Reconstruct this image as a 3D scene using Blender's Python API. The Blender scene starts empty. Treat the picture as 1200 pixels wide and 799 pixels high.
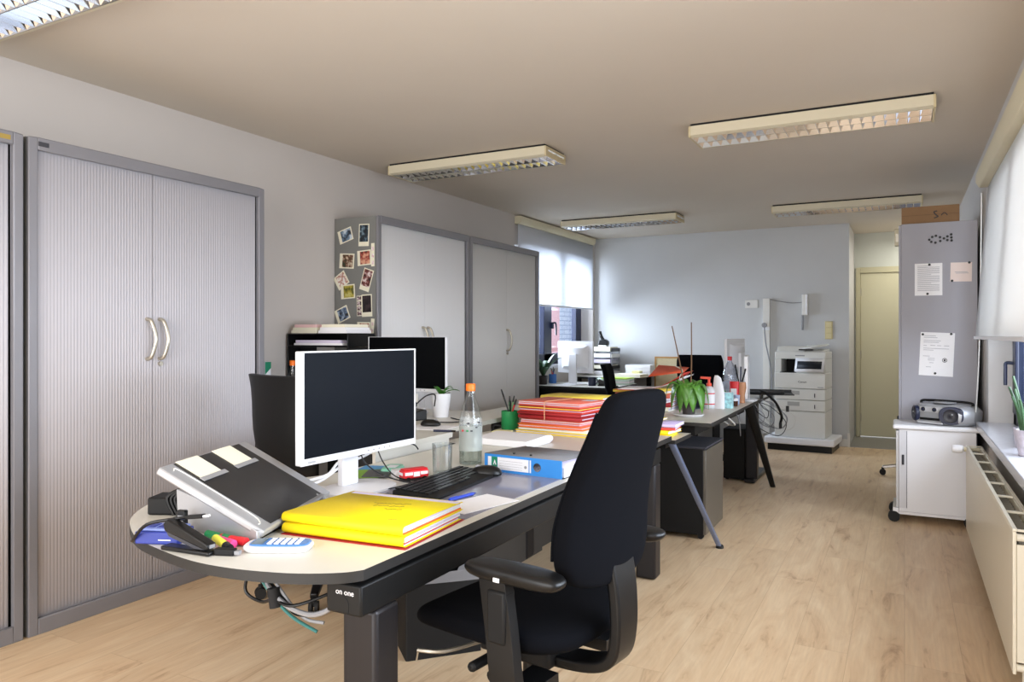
import bpy, bmesh, math, random
from mathutils import Vector, Matrix, Euler
random.seed(7)
PI = math.pi
scene = bpy.context.scene
col = scene.collection
def R(d): return math.radians(d)

# ------------------------------------------------------------------ materials
def lin(h):
    h = h.lstrip('#'); out = []
    for i in (0, 2, 4):
        c = int(h[i:i+2], 16)/255
        out.append(c/12.92 if c <= .04045 else ((c+.055)/1.055)**2.4)
    return tuple(out)+(1,)
MATS = {}
def mat(name, hexc, rough=.5, metal=0, noise=0, nscale=30, bump=0, bscale=200, spec=.5, sheen=0, stretch=None, coat=0):
    if name in MATS: return MATS[name]
    m = bpy.data.materials.new(name); m.use_nodes = True
    nt = m.node_tree; b = nt.nodes['Principled BSDF']
    c = lin(hexc)
    b.inputs['Base Color'].default_value = c
    b.inputs['Roughness'].default_value = rough
    b.inputs['Metallic'].default_value = metal
    b.inputs['Specular IOR Level'].default_value = spec
    if coat: b.inputs['Coat Weight'].default_value = coat
    if sheen:
        b.inputs['Sheen Weight'].default_value = sheen; b.inputs['Sheen Roughness'].default_value = .6
    if noise or bump:
        tc = nt.nodes.new('ShaderNodeTexCoord'); mp = nt.nodes.new('ShaderNodeMapping')
        nt.links.new(tc.outputs['Object'], mp.inputs['Vector'])
        if stretch: mp.inputs['Scale'].default_value = stretch
    if noise:
        n = nt.nodes.new('ShaderNodeTexNoise'); n.inputs['Scale'].default_value = nscale; n.inputs['Detail'].default_value = 4
        nt.links.new(mp.outputs['Vector'], n.inputs['Vector'])
        r = nt.nodes.new('ShaderNodeValToRGB')
        r.color_ramp.elements[0].position = .3; r.color_ramp.elements[1].position = .7
        r.color_ramp.elements[0].color = tuple(max(0, k*(1-noise)) for k in c[:3])+(1,)
        r.color_ramp.elements[1].color = tuple(min(1, k*(1+noise)) for k in c[:3])+(1,)
        nt.links.new(n.outputs['Fac'], r.inputs['Fac']); nt.links.new(r.outputs['Color'], b.inputs['Base Color'])
    if bump:
        n2 = nt.nodes.new('ShaderNodeTexNoise'); n2.inputs['Scale'].default_value = bscale; n2.inputs['Detail'].default_value = 3
        nt.links.new(mp.outputs['Vector'], n2.inputs['Vector'])
        bp = nt.nodes.new('ShaderNodeBump'); bp.inputs['Strength'].default_value = bump; bp.inputs['Distance'].default_value = .002
        nt.links.new(n2.outputs['Fac'], bp.inputs['Height']); nt.links.new(bp.outputs['Normal'], b.inputs['Normal'])
    MATS[name] = m; return m
def glass_mat(name, hexc='#f4f8f8', edge='#8c9a98', refl=.12):
    m = bpy.data.materials.new(name); m.use_nodes = True; nt = m.node_tree; nt.nodes.clear()
    out = nt.nodes.new('ShaderNodeOutputMaterial'); tr = nt.nodes.new('ShaderNodeBsdfTransparent')
    gl = nt.nodes.new('ShaderNodeBsdfGlossy'); gl.inputs['Roughness'].default_value = .03
    lw = nt.nodes.new('ShaderNodeLayerWeight'); lw.inputs['Blend'].default_value = .35
    rp = nt.nodes.new('ShaderNodeValToRGB'); rp.color_ramp.elements[0].color = lin(hexc); rp.color_ramp.elements[1].color = lin(edge)
    rp.color_ramp.elements[0].position = .45
    nt.links.new(lw.outputs['Facing'], rp.inputs['Fac']); nt.links.new(rp.outputs['Color'], tr.inputs['Color'])
    mx = nt.nodes.new('ShaderNodeMixShader'); mul = nt.nodes.new('ShaderNodeMath'); mul.operation = 'MULTIPLY_ADD'
    mul.inputs[1].default_value = .35; mul.inputs[2].default_value = refl*.4
    nt.links.new(lw.outputs['Fresnel'], mul.inputs[0]); nt.links.new(mul.outputs[0], mx.inputs['Fac'])
    nt.links.new(tr.outputs[0], mx.inputs[1]); nt.links.new(gl.outputs[0], mx.inputs[2]); nt.links.new(mx.outputs[0], out.inputs['Surface'])
    return m
def film_mat(name, hexc, alpha, rough=.3):
    m = mat(name, hexc, rough); m.node_tree.nodes['Principled BSDF'].inputs['Alpha'].default_value = alpha
    return m
def blind_mat(name, hexc, trans):
    m = bpy.data.materials.new(name); m.use_nodes = True; nt = m.node_tree; b = nt.nodes['Principled BSDF']
    b.inputs['Base Color'].default_value = lin(hexc); b.inputs['Roughness'].default_value = .8
    t = nt.nodes.new('ShaderNodeBsdfTranslucent'); t.inputs['Color'].default_value = lin(hexc)
    mx = nt.nodes.new('ShaderNodeMixShader'); mx.inputs['Fac'].default_value = trans
    nt.links.new(b.outputs[0], mx.inputs[1]); nt.links.new(t.outputs[0], mx.inputs[2])
    nt.links.new(mx.outputs[0], nt.nodes['Material Output'].inputs['Surface'])
    return m
def floor_mat():
    m = bpy.data.materials.new('oak_laminate'); m.use_nodes = True; nt = m.node_tree; b = nt.nodes['Principled BSDF']; L = nt.links
    tc = nt.nodes.new('ShaderNodeTexCoord')
    mp = nt.nodes.new('ShaderNodeMapping'); mp.inputs['Rotation'].default_value = (0, 0, PI/2)
    L.new(tc.outputs['Object'], mp.inputs['Vector'])
    br = nt.nodes.new('ShaderNodeTexBrick'); br.offset = .37; br.inputs['Scale'].default_value = 1
    br.inputs['Brick Width'].default_value = 1.4; br.inputs['Row Height'].default_value = .205
    br.inputs['Mortar Size'].default_value = .0012; br.inputs['Mortar Smooth'].default_value = .2; br.inputs['Bias'].default_value = 0
    br.inputs['Color1'].default_value = (0, 0, 0, 1); br.inputs['Color2'].default_value = (1, 1, 1, 1); br.inputs['Mortar'].default_value = (.5, .5, .5, 1)
    L.new(mp.outputs['Vector'], br.inputs['Vector'])
    mp2 = nt.nodes.new('ShaderNodeMapping'); mp2.inputs['Scale'].default_value = (6, 1.1, 1); L.new(tc.outputs['Object'], mp2.inputs['Vector'])
    add = nt.nodes.new('ShaderNodeVectorMath'); add.operation = 'ADD'
    sc = nt.nodes.new('ShaderNodeVectorMath'); sc.operation = 'SCALE'; sc.inputs['Scale'].default_value = 7.3
    L.new(br.outputs['Color'], sc.inputs[0]); L.new(mp2.outputs['Vector'], add.inputs[0]); L.new(sc.outputs[0], add.inputs[1])
    n1 = nt.nodes.new('ShaderNodeTexNoise'); n1.inputs['Scale'].default_value = 1.5; n1.inputs['Detail'].default_value = 7; n1.inputs['Distortion'].default_value = 1.3; n1.inputs['Roughness'].default_value = .62
    L.new(add.outputs[0], n1.inputs['Vector'])
    mp3 = nt.nodes.new('ShaderNodeMapping'); mp3.inputs['Scale'].default_value = (90, 4, 1); L.new(tc.outputs['Object'], mp3.inputs['Vector'])
    n2 = nt.nodes.new('ShaderNodeTexNoise'); n2.inputs['Scale'].default_value = 1; n2.inputs['Detail'].default_value = 4
    L.new(mp3.outputs['Vector'], n2.inputs['Vector'])
    r1 = nt.nodes.new('ShaderNodeValToRGB'); e = r1.color_ramp.elements
    e[0].position = .27; e[0].color = lin('#b38e6c'); e[1].position = .72; e[1].color = lin('#ecd3b0')
    k = r1.color_ramp.elements.new(.42); k.color = lin('#dfc09a')
    L.new(n1.outputs['Fac'], r1.inputs['Fac'])
    mx = nt.nodes.new('ShaderNodeMixRGB'); mx.blend_type = 'MULTIPLY'; mx.inputs['Fac'].default_value = .22
    r2 = nt.nodes.new('ShaderNodeValToRGB'); r2.color_ramp.elements[0].color = (.6, .55, .5, 1); r2.color_ramp.elements[0].position = .3; r2.color_ramp.elements[1].position = .65
    L.new(n2.outputs['Fac'], r2.inputs['Fac']); L.new(r1.outputs['Color'], mx.inputs[1]); L.new(r2.outputs['Color'], mx.inputs[2])
    mx2 = nt.nodes.new('ShaderNodeMixRGB'); mx2.blend_type = 'MULTIPLY'; mx2.inputs['Fac'].default_value = .3
    r3 = nt.nodes.new('ShaderNodeValToRGB'); r3.color_ramp.elements[0].color = (.78, .76, .74, 1); r3.color_ramp.elements[1].color = (1, 1, 1, 1)
    L.new(br.outputs['Color'], r3.inputs['Fac']); L.new(mx.outputs[0], mx2.inputs[1]); L.new(r3.outputs['Color'], mx2.inputs[2])
    mx3 = nt.nodes.new('ShaderNodeMixRGB'); mx3.blend_type = 'MIX'; mx3.inputs[2].default_value = lin('#b4926f')
    fm = nt.nodes.new('ShaderNodeMath'); fm.operation = 'MULTIPLY'; fm.inputs[1].default_value = .55
    L.new(br.outputs['Fac'], fm.inputs[0]); L.new(fm.outputs[0], mx3.inputs['Fac']); L.new(mx2.outputs[0], mx3.inputs[1])
    L.new(mx3.outputs[0], b.inputs['Base Color'])
    b.inputs['Roughness'].default_value = .42; b.inputs['Specular IOR Level'].default_value = .4
    return m
def brick_mat():
    m = bpy.data.materials.new('pale_brick'); m.use_nodes = True; nt = m.node_tree; b = nt.nodes['Principled BSDF']; L = nt.links
    tc = nt.nodes.new('ShaderNodeTexCoord'); mp = nt.nodes.new('ShaderNodeMapping'); mp.inputs['Rotation'].default_value = (PI/2, 0, PI/2)
    cb = nt.nodes.new('ShaderNodeCombineXYZ'); sp = nt.nodes.new('ShaderNodeSeparateXYZ')
    L.new(tc.outputs['Object'], sp.inputs[0]); L.new(sp.outputs['Y'], cb.inputs['X']); L.new(sp.outputs['Z'], cb.inputs['Y'])
    br = nt.nodes.new('ShaderNodeTexBrick'); br.inputs['Scale'].default_value = 1; br.inputs['Brick Width'].default_value = .3; br.inputs['Row Height'].default_value = .11
    br.inputs['Mortar Size'].default_value = .012; br.inputs['Color1'].default_value = lin('#c6cfe0'); br.inputs['Color2'].default_value = lin('#b6c1d6'); br.inputs['Mortar'].default_value = lin('#8a97b2')
    L.new(cb.outputs[0], br.inputs['Vector']); L.new(br.outputs['Color'], b.inputs['Base Color']); b.inputs['Roughness'].default_value = .9
    return m
def picture_mat(name, a, b_, c, scale=14):
    m = bpy.data.materials.new(name); m.use_nodes = True; nt = m.node_tree; b = nt.nodes['Principled BSDF']; L = nt.links
    tc = nt.nodes.new('ShaderNodeTexCoord'); n = nt.nodes.new('ShaderNodeTexNoise'); n.inputs['Scale'].default_value = scale; n.inputs['Detail'].default_value = 3
    mp = nt.nodes.new('ShaderNodeMapping'); mp.inputs['Location'].default_value = (random.random()*9,)*3
    L.new(tc.outputs['Object'], mp.inputs[0]); L.new(mp.outputs[0], n.inputs['Vector'])
    r = nt.nodes.new('ShaderNodeValToRGB'); r.color_ramp.interpolation = 'LINEAR'
    e = r.color_ramp.elements; e[0].position = .38; e[0].color = lin(a); e[1].position = .62; e[1].color = lin(c)
    k = e.new(.5); k.color = lin(b_)
    L.new(n.outputs['Fac'], r.inputs['Fac']); L.new(r.outputs['Color'], b.inputs['Base Color']); b.inputs['Roughness'].default_value = .35
    return m

M_wall = mat('wall_paint', '#cdcac7', .75, noise=.015, nscale=3, bump=.08, bscale=300)
M_ceil = mat('ceiling_paint', '#d5cabb', .85, noise=.012, nscale=2)
M_floor = floor_mat()
M_tile = mat('grey_hall_tile', '#8d8a82', .5, noise=.05, nscale=6)
M_frame = mat('cabinet_grey', '#86858a', .4, .25, noise=.02, nscale=5)
M_frame2 = mat('cabinet_side_grey', '#7c7c78', .5)
M_slat = mat('tambour_grey', '#bfbdc3', .55)
M_slat2 = mat('tambour_white', '#f3f3f4', .5)
M_handle = mat('satin_nickel', '#b5aea0', .35, .7)
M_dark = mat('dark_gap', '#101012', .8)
M_desk = mat('desk_top_greige', '#dbd8ce', .38, noise=.012, nscale=9)
M_edge = mat('desk_edge', '#1f1e1d', .5)
M_blkmetal = mat('black_powdercoat', '#101010', .5, spec=.3)
M_legmetal = mat('dark_anodised', '#2a282a', .4, .5, noise=.06, nscale=3, stretch=(30, 30, .2))
M_silverleg = mat('silver_blue_leg', '#7f8cad', .3, .6)
M_panel = mat('modesty_panel', '#3d3833', .6)
M_blk = mat('black_plastic', '#0d0d0e', .36, spec=.35)
M_blk2 = mat('matte_black_plastic', '#0f0f10', .6, spec=.3)
M_fabric = mat('black_fabric', '#0c0d11', .95, noise=.1, nscale=400, bump=.4, bscale=900, spec=.06)
M_leather = mat('black_leather', '#0b0b0b', .5, bump=.15, bscale=250, spec=.25)
M_rubber = mat('rubber', '#121212', .75)
M_chrome = mat('chrome', '#d0d0d2', .12, 1)
M_white = mat('white_plastic', '#e9e9ec', .4)
M_white2 = mat('offwhite_plastic', '#dedcd6', .45)
M_whitelam = mat('white_laminate', '#e6e6ea', .4)
M_screen = mat('dark_screen', '#0f131a', .35, spec=.07)
M_paper = mat('paper_white', '#f1f0f2', .8, noise=.01)
M_paperl = mat('paper_lilac', '#d9cfe4', .8)
M_cream = mat('cream_paper', '#efe9d2', .8)
M_cream_pl = mat('cream_plastic', '#d8cfb2', .5)
M_yellow = mat('yellow_card', '#ffe500', .65)
M_yellow2 = mat('pale_yellow_card', '#f7dc55', .7)
M_red = mat('red_card', '#cf4436', .65)
M_red2 = mat('deep_red_card', '#a81f24', .65)
M_salmon = mat('salmon_card', '#e0705c', .65)
M_orange = mat('orange_card', '#f0792a', .65)
M_orangecap = mat('orange_plastic', '#ff7a10', .4)
M_blue = mat('blue_binder', '#2f86d3', .5)
M_navy = mat('navy_frame', '#131c38', .4)
M_bluebox = mat('cobalt_plastic', '#24358f', .45)
M_green = mat('green_plastic', '#1f8c4d', .45)
M_grey = mat('mid_grey_plastic', '#8d8d90', .5)
M_silver = mat('silver_plastic', '#b4b5b8', .35, .4)
M_mat = film_mat('desk_mat_film', '#9997a6', .78, .12)
M_rad = mat('radiator_enamel', '#e6dfcc', .35)
M_radin = mat('radiator_inside', '#8f897c', .6)
M_mirror = mat('louvre_mirror', '#f2f5fc', .10, 1)
M_lamp = mat('fixture_cream', '#d6cdb4', .5)
M_tube = mat('tube_white', '#f0f0ee', .4)
M_glass = glass_mat('thin_glass', '#fbfdfd', '#b9c4c2')
M_pane = glass_mat('window_pane', '#f2f6fb', '#c8d4e2', .08)
M_pet = glass_mat('pet_plastic', '#f0f3f9', '#aab4c8', .2)
M_water = glass_mat('water', '#eef5f2', '#c3d0cb', .1)
M_bag = film_mat('bin_liner', '#9c9ca0', .55, .3)
M_blindL = blind_mat('roller_fabric_white', '#eceef2', .55)
M_blindR = blind_mat('roller_fabric_cream', '#e9e7e4', .3)
M_leaf = mat('leaf_green', '#3f7a2c', .4, noise=.25, nscale=12)
M_leafd = mat('leaf_dark_green', '#3c5c3c', .45, noise=.3, nscale=25)
M_stem = mat('brown_stem', '#6f5236', .7)
M_card = mat('cardboard', '#8a6a4a', .8, noise=.04, nscale=20)
M_door = mat('door_paint', '#c9c3a4', .5)
M_doorfr = mat('door_frame_paint', '#bdb696', .5)
M_graycab = mat('tall_cabinet_grey', '#9c9ba3', .5, noise=.01, nscale=4)
M_printer = mat('printer_shell', '#dcdcd6', .45)
M_printer2 = mat('printer_grey', '#a9a9a5', .5)
M_navypl = mat('navy_plastic', '#20263f', .35)
M_brick = brick_mat()
M_pink = mat('pink_render', '#e3a5a8', .9)
M_ink = mat('dark_ink', '#3a3a40', .8)
M_sill = mat('stone_sill', '#dcdde6', .18, noise=.03, nscale=30)
M_redpl = mat('red_plastic', '#d4232b', .4)
M_lightblue = mat('pale_blue_plastic', '#8fc9de', .4)
M_calcblue = mat('calculator_blue', '#4f86cf', .4)
M_teal = mat('teal_cable', '#2a6a66', .5)
M_pot = mat('patterned_pot', '#c9c2cc', .5, noise=.18, nscale=28)
M_cork = mat('cork', '#cdbd98', .9, noise=.05, nscale=60)
M_wood = mat('light_wood', '#b98a4c', .6)

# ------------------------------------------------------------------ mesh builder
def catmull(pts, n=6):
    P = [Vector(p) for p in pts]
    if len(P) < 3: return P
    out = []
    for i in range(len(P)-1):
        p0 = P[max(i-1, 0)]; p1 = P[i]; p2 = P[i+1]; p3 = P[min(i+2, len(P)-1)]
        for k in range(n):
            t = k/n
            out.append(.5*((2*p1)+(-p0+p2)*t+(2*p0-5*p1+4*p2-p3)*t*t+(-p0+3*p1-3*p2+p3)*t**3))
    out.append(P[-1]); return out
class MB:
    def __init__(s): s.v = []; s.f = []; s.m = []; s.mi = 0
    def add(s, vs, fs, M=None):
        o = len(s.v)
        for v in vs:
            v = Vector(v); s.v.append(M @ v if M else v)
        for f in fs: s.f.append([i+o for i in f]); s.m.append(s.mi)
        return s
    def mat(s, i): s.mi = i; return s
    def box(s, x0, y0, z0, x1, y1, z1, M=None):
        return s.add([(x0,y0,z0),(x1,y0,z0),(x1,y1,z0),(x0,y1,z0),(x0,y0,z1),(x1,y0,z1),(x1,y1,z1),(x0,y1,z1)],
                     [(0,3,2,1),(4,5,6,7),(0,1,5,4),(1,2,6,5),(2,3,7,6),(3,0,4,7)], M)
    def obox(s, c, size, rot=(0,0,0)):
        M = Matrix.Translation(c) @ Euler(rot).to_matrix().to_4x4(); a, b, d = [k/2 for k in size]
        return s.box(-a,-b,-d,a,b,d, M)
    def quad(s, *p): return s.add(p, [tuple(range(len(p)))])
    def loft(s, rings, caps=True, closed=True, M=None):
        n = len(rings[0]); vs = [v for r in rings for v in r]; fs = []
        for i in range(len(rings)-1):
            for j in range(n if closed else n-1):
                k = (j+1) % n
                fs.append((i*n+j, i*n+k, (i+1)*n+k, (i+1)*n+j))
        if caps: fs.append(tuple(reversed(range(n)))); fs.append(tuple((len(rings)-1)*n+j for j in range(n)))
        return s.add(vs, fs, M)
    def lathe(s, prof, c=(0,0,0), seg=24, caps=True, M=None):
        rings = [[(c[0]+r*math.cos(2*PI*j/seg), c[1]+r*math.sin(2*PI*j/seg), c[2]+z) for j in range(seg)] for r, z in prof]
        return s.loft(rings, caps, M=M)
    def cyl(s, p0, p1, r0, r1=None, seg=16, caps=True):
        r1 = r0 if r1 is None else r1
        p0 = Vector(p0); p1 = Vector(p1); d = (p1-p0).normalized(); a = d.orthogonal().normalized(); b = d.cross(a)
        rings = [[p+(a*math.cos(2*PI*j/seg)+b*math.sin(2*PI*j/seg))*r for j in range(seg)] for p, r in ((p0,r0),(p1,r1))]
        return s.loft(rings, caps)
    def bar(s, p0, p1, w, h, up=(0,0,1)):
        p0 = Vector(p0); p1 = Vector(p1); d = (p1-p0).normalized(); a = d.cross(Vector(up)).normalized(); b = a.cross(d)
        rings = [[p-a*w/2-b*h/2, p+a*w/2-b*h/2, p+a*w/2+b*h/2, p-a*w/2+b*h/2] for p in (p0, p1)]
        return s.loft(rings)
    def tube(s, pts, r, seg=8, n=6, smooth=True, radii=None):
        P = catmull(pts, n) if smooth else [Vector(p) for p in pts]
        rings = []; a = None
        for i, p in enumerate(P):
            d = (P[min(i+1, len(P)-1)]-P[max(i-1, 0)]).normalized()
            if a is None: a = d.orthogonal().normalized()
            a = (a-d*a.dot(d)).normalized(); b = d.cross(a)
            rr = r if radii is None else radii[0]+(radii[1]-radii[0])*i/(len(P)-1)
            rings.append([p+(a*math.cos(2*PI*j/seg)+b*math.sin(2*PI*j/seg))*rr for j in range(seg)])
        return s.loft(rings)
    def strip(s, pts, w, h, side, n=6):      # rectangular section swept along a path, side = width direction
        P = catmull(pts, n); sd = Vector(side).normalized(); rings = []
        for i, p in enumerate(P):
            d = (P[min(i+1, len(P)-1)]-P[max(i-1, 0)]).normalized(); u = d.cross(sd).normalized()
            ww = w if not isinstance(w, (tuple, list)) else w[0]+(w[1]-w[0])*i/(len(P)-1)
            rings.append([p-sd*ww/2-u*h/2, p+sd*ww/2-u*h/2, p+sd*ww/2+u*h/2, p-sd*ww/2+u*h/2])
        return s.loft(rings)
    def prism(s, poly, z0, z1, top=None, side=None, M=None):
        n = len(poly); vs = [(x,y,z0) for x,y in poly]+[(x,y,z1) for x,y in poly]
        s.mi = side if side is not None else s.mi
        s.add(vs, [tuple(reversed(range(n)))]+[(i,(i+1)%n,n+(i+1)%n,n+i) for i in range(n)], M)
        s.mi = top if top is not None else s.mi
        s.add([(x,y,z1) for x,y in poly], [tuple(range(n))], M)
        return s
    def prism_axis(s, poly, a0, a1, axis):   # poly in the two other axes, extruded along axis ('x': (y,z), 'y': (x,z))
        n = len(poly)
        mk = (lambda p, a: (a, p[0], p[1])) if axis == 'x' else (lambda p, a: (p[0], a, p[1]))
        return s.add([mk(p,a0) for p in poly]+[mk(p,a1) for p in poly],
                     [tuple(reversed(range(n))), tuple(range(n,2*n))]+[(i,(i+1)%n,n+(i+1)%n,n+i) for i in range(n)])
    def sphere(s, c, r, seg=16, rings=10):
        r = (r,r,r) if not isinstance(r,(tuple,list)) else r
        rr = []
        for i in range(rings+1):
            t = -PI/2+PI*i/rings; t = max(-PI/2+.02, min(PI/2-.02, t))
            rr.append([(c[0]+r[0]*math.cos(t)*math.cos(2*PI*j/seg), c[1]+r[1]*math.cos(t)*math.sin(2*PI*j/seg), c[2]+r[2]*math.sin(t)) for j in range(seg)])
        return s.loft(rr)
    def build(s, name, m, parent=None, smooth=True, ang=38, bevel=0, bseg=2, sub=0, solid=0, loc=None, rot=None):
        me = bpy.data.meshes.new(name); me.from_pydata([tuple(v) for v in s.v], [], s.f)
        ms = m if isinstance(m, (list, tuple)) else [m]
        for k in ms: me.materials.append(k)
        me.polygons.foreach_set('material_index', s.m)
        bm = bmesh.new(); bm.from_mesh(me); bmesh.ops.remove_doubles(bm, verts=bm.verts, dist=1e-6)
        bmesh.ops.recalc_face_normals(bm, faces=bm.faces); bm.to_mesh(me); bm.free()
        if smooth:
            me.polygons.foreach_set('use_smooth', [True]*len(me.polygons))
            if not sub: me.set_sharp_from_angle(angle=R(ang))
        o = bpy.data.objects.new(name, me); col.objects.link(o)
        if parent: o.parent = parent
        if loc: o.location = loc
        if rot: o.rotation_euler = rot
        if solid:
            q = o.modifiers.new('solid','SOLIDIFY'); q.thickness = solid; q.offset = 0
        if bevel:
            q = o.modifiers.new('bevel','BEVEL'); q.width = bevel; q.segments = bseg; q.limit_method = 'ANGLE'; q.angle_limit = R(40)
        if sub:
            q = o.modifiers.new('sub','SUBSURF'); q.levels = sub; q.render_levels = sub
        return o
def B(*a): return MB().box(*a)
def sring(c, a, b, n=3.2, k=24, ang=0):
    out = []
    for j in range(k):
        t = 2*PI*j/k; ct, st = math.cos(t), math.sin(t)
        x = a*math.copysign(abs(ct)**(2/n), ct); y = b*math.copysign(abs(st)**(2/n), st)
        out.append((c[0]+x, c[1]+y, c[2]))
    return out
def tag(o, label, cat, group=None):
    o['label'] = label; o['category'] = cat
    if group: o['group'] = group
    return o
def thing(name, label, cat, loc=(0,0,0), rz=0, group=None):
    o = bpy.data.objects.new(name, None); col.objects.link(o); o.empty_display_size = .05
    o.location = loc; o.rotation_euler = (0,0,R(rz)); return tag(o, label, cat, group)
def place(o, loc, rz=0): o.location = loc; o.rotation_euler = (0,0,R(rz)); return o
def struct(o): o['kind'] = 'structure'; return o
def dup(root, loc, rz, label, group=None):
    def cp(o, p):
        c = o.copy(); col.objects.link(c)
        if p: c.parent = p
        for ch in [k for k in bpy.data.objects if k.parent == o]: cp(ch, c)
        return c
    r = cp(root, None); place(r, loc, rz); r['label'] = label
    if group: r['group'] = group
    return r
def text_mesh(name, body, size, m, parent, loc, rot, depth=.0006, sx=1):
    cu = bpy.data.curves.new('txt','FONT'); cu.body = body; cu.size = size; cu.extrude = depth; cu.align_x = 'CENTER'; cu.align_y = 'CENTER'
    t = bpy.data.objects.new('txt', cu); col.objects.link(t)
    me = bpy.data.meshes.new_from_object(t.evaluated_get(bpy.context.evaluated_depsgraph_get())); bpy.data.objects.remove(t); bpy.data.curves.remove(cu)
    me.materials.clear(); me.materials.append(m); me.name = name
    o = bpy.data.objects.new(name, me); col.objects.link(o); o.parent = parent; o.location = loc; o.rotation_euler = rot; o.scale = (sx,1,1)
    return o

# ------------------------------------------------------------------ the room
XL, XR, YB, ZC = -3.725, .494, 9.46, 2.6
Y0 = -1.2
struct(B(XL-.3, Y0, -.1, XR+.3, YB, 0).build('floor', M_floor, smooth=False))
struct(B(-.62, YB, -.1, XR+.3, 10.7, -.0005).build('floor_hallway', M_tile, smooth=False))
struct(B(XL-.3, Y0, ZC, XR+.3, 10.8, ZC+.1).build('ceiling', M_ceil, smooth=False))
WY0, WY1, WZ0, WZ1 = 7.1, 9.38, .95, 2.28
w = MB(); w.box(XL-.3, Y0, 0, XL, WY0, ZC); w.box(XL-.3, WY0, 0, XL, WY1, WZ0); w.box(XL-.3, WY0, WZ1, XL, WY1, ZC); w.box(XL-.3, WY1, 0, XL, YB+.1, ZC)
struct(w.build('wall_left', mat('wall_paint_dimmed','#c6bfb9',.75,noise=.015,nscale=3), smooth=False))  # wall paint darkened here to carry the light falloff on this side
struct(B(XL, YB, 0, -.572, YB+.12, ZC).build('wall_back', mat('wall_paint_daylit','#c6c7c7',.75,noise=.015,nscale=3), smooth=False))  # wall paint cooled here, bluish window light put into the colour
struct(B(-.692, YB+.12, 0, -.572, 10.6, ZC).build('wall_hallway_left', M_wall, smooth=False))
w = MB(); w.box(-.572, 10.5, 2.16, XR, 10.62, ZC); w.box(-.572, 10.5, 0, -.552, 10.62, 2.16); w.box(.42, 10.5, 0, XR, 10.62, 2.16)
struct(w.build('wall_hallway_back', mat('hall_paint', '#c8cac0', .8), smooth=False))
RY0, RY1, RZ0, RZ1 = .8, 5.85, .70, 2.3
w = MB(); w.box(XR, Y0, 0, XR+.3, RY0, ZC); w.box(XR, RY0, 0, XR+.3, RY1, RZ0-.03); w.box(XR, RY0, RZ1, XR+.3, RY1, ZC); w.box(XR, RY1, 0, XR+.3, 10.62, ZC)
struct(w.build('wall_right', M_wall, smooth=False))
bb = MB(); bb.box(-1.85, YB-.014, 0, -.572, YB, .09)
struct(bb.build('baseboard_back', M_white2, bevel=.003))
struct(B(-.586, YB-.03, 0, -.558, YB-.0142, .16).build('trim_1', M_white2, bevel=.002))
struct(B(-.572, YB-.0, -.002, .40, YB+.03, .004).build('trim_2', M_grey))
# door
dr = MB(); 
dr.box(-.552, 10.47, 0, -.50, 10.53, 2.16); dr.box(.37, 10.47, 0, .42, 10.53, 2.16); dr.box(-.50, 10.47, 2.09, .37, 10.53, 2.16)
struct(dr.build('trim_3', M_doorfr, bevel=.004))
d1 = struct(B(-.498, 10.49, .012, .368, 10.53, 2.088).build('door_1', M_door, bevel=.003))
h = MB(); h.cyl((.28,10.485,1.02),(.28,10.43,1.02),.012); h.cyl((.28,10.435,1.02),(.17,10.435,1.02),.01); h.build('door_handle', M_handle, d1)
for z in (.25, 1.05, 1.85): MB().cyl((-.497,10.482,z-.05),(-.497,10.482,z+.05),.008, seg=8).build('hinge', M_handle, d1)
# window 1 : left wall
XF = XL-.24
fr = MB()
for y0, y1 in ((WY0, WY0+.14), (8.21, 8.43), (WY1-.17, WY1)): fr.box(XF, y0, WZ0, XF+.07, y1, WZ1)
fr.box(XF, WY0, WZ0, XF+.07, WY1, WZ0+.12); fr.box(XF, WY0, WZ1-.1, XF+.07, WY1, WZ1)
w1 = struct(fr.build('window_1', M_navy, bevel=.006))
B(XF+.02, WY0+.14, WZ0+.12, XF+.028, WY1-.17, WZ1-.1).build('pane', M_pane, w1)
hd = MB(); hd.box(XF+.07, 8.41, 1.38, XF+.09, 8.45, 1.46); hd.tube([(XF+.08,8.43,1.45),(XF+.12,8.43,1.45),(XF+.125,8.44,1.40),(XF+.125,8.44,1.30)], .011); hd.build('window_handle', M_navy, w1)
struct(B(XL-.28, WY0, WZ0-.04, XL+.06, WY1, WZ0).build('sill_left', M_sill, bevel=.004))
# window 2 : right wall
XG = XR+.14
fr = MB()
for y0, y1 in ((RY0, RY0+.1), (3.2, 3.34), (RY1-.12, RY1)): fr.box(XG, y0, RZ0, XG+.06, y1, RZ1)
fr.box(XG, RY0, RZ0, XG+.06, RY1, RZ0+.1); fr.box(XG, RY0, RZ1-.1, XG+.06, RY1, RZ1)
w2 = struct(fr.build('window_2', M_navy, bevel=.006))
B(XG+.02, RY0+.1, RZ0+.1, XG+.028, RY1-.12, RZ1-.1).build('pane', M_pane, w2)
fr = MB(); fr.box(XG-.02, RY1-.25, RZ0+.1, XG, RY1-.12, RZ1-.1); fr.box(XG-.02, 4.5, RZ0+.1, XG, 4.62, RZ1-.1); fr.box(XG-.02, 4.62, RZ0+.1, XG, RY1-.25, RZ0+.2); fr.build('casement', M_navy, w2, bevel=.005)
hd = MB(); hd.tube([(XG-.02,5.67,1.12),(XG-.06,5.67,1.12),(XG-.065,5.66,1.08),(XG-.065,5.66,.98)], .011); hd.build('window_handle', M_navy, w2)
struct(B(.424, RY0, RZ0-.03, XG, RY1-.002, RZ0+.02).build('sill_right', M_sill, bevel=.004))
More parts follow.
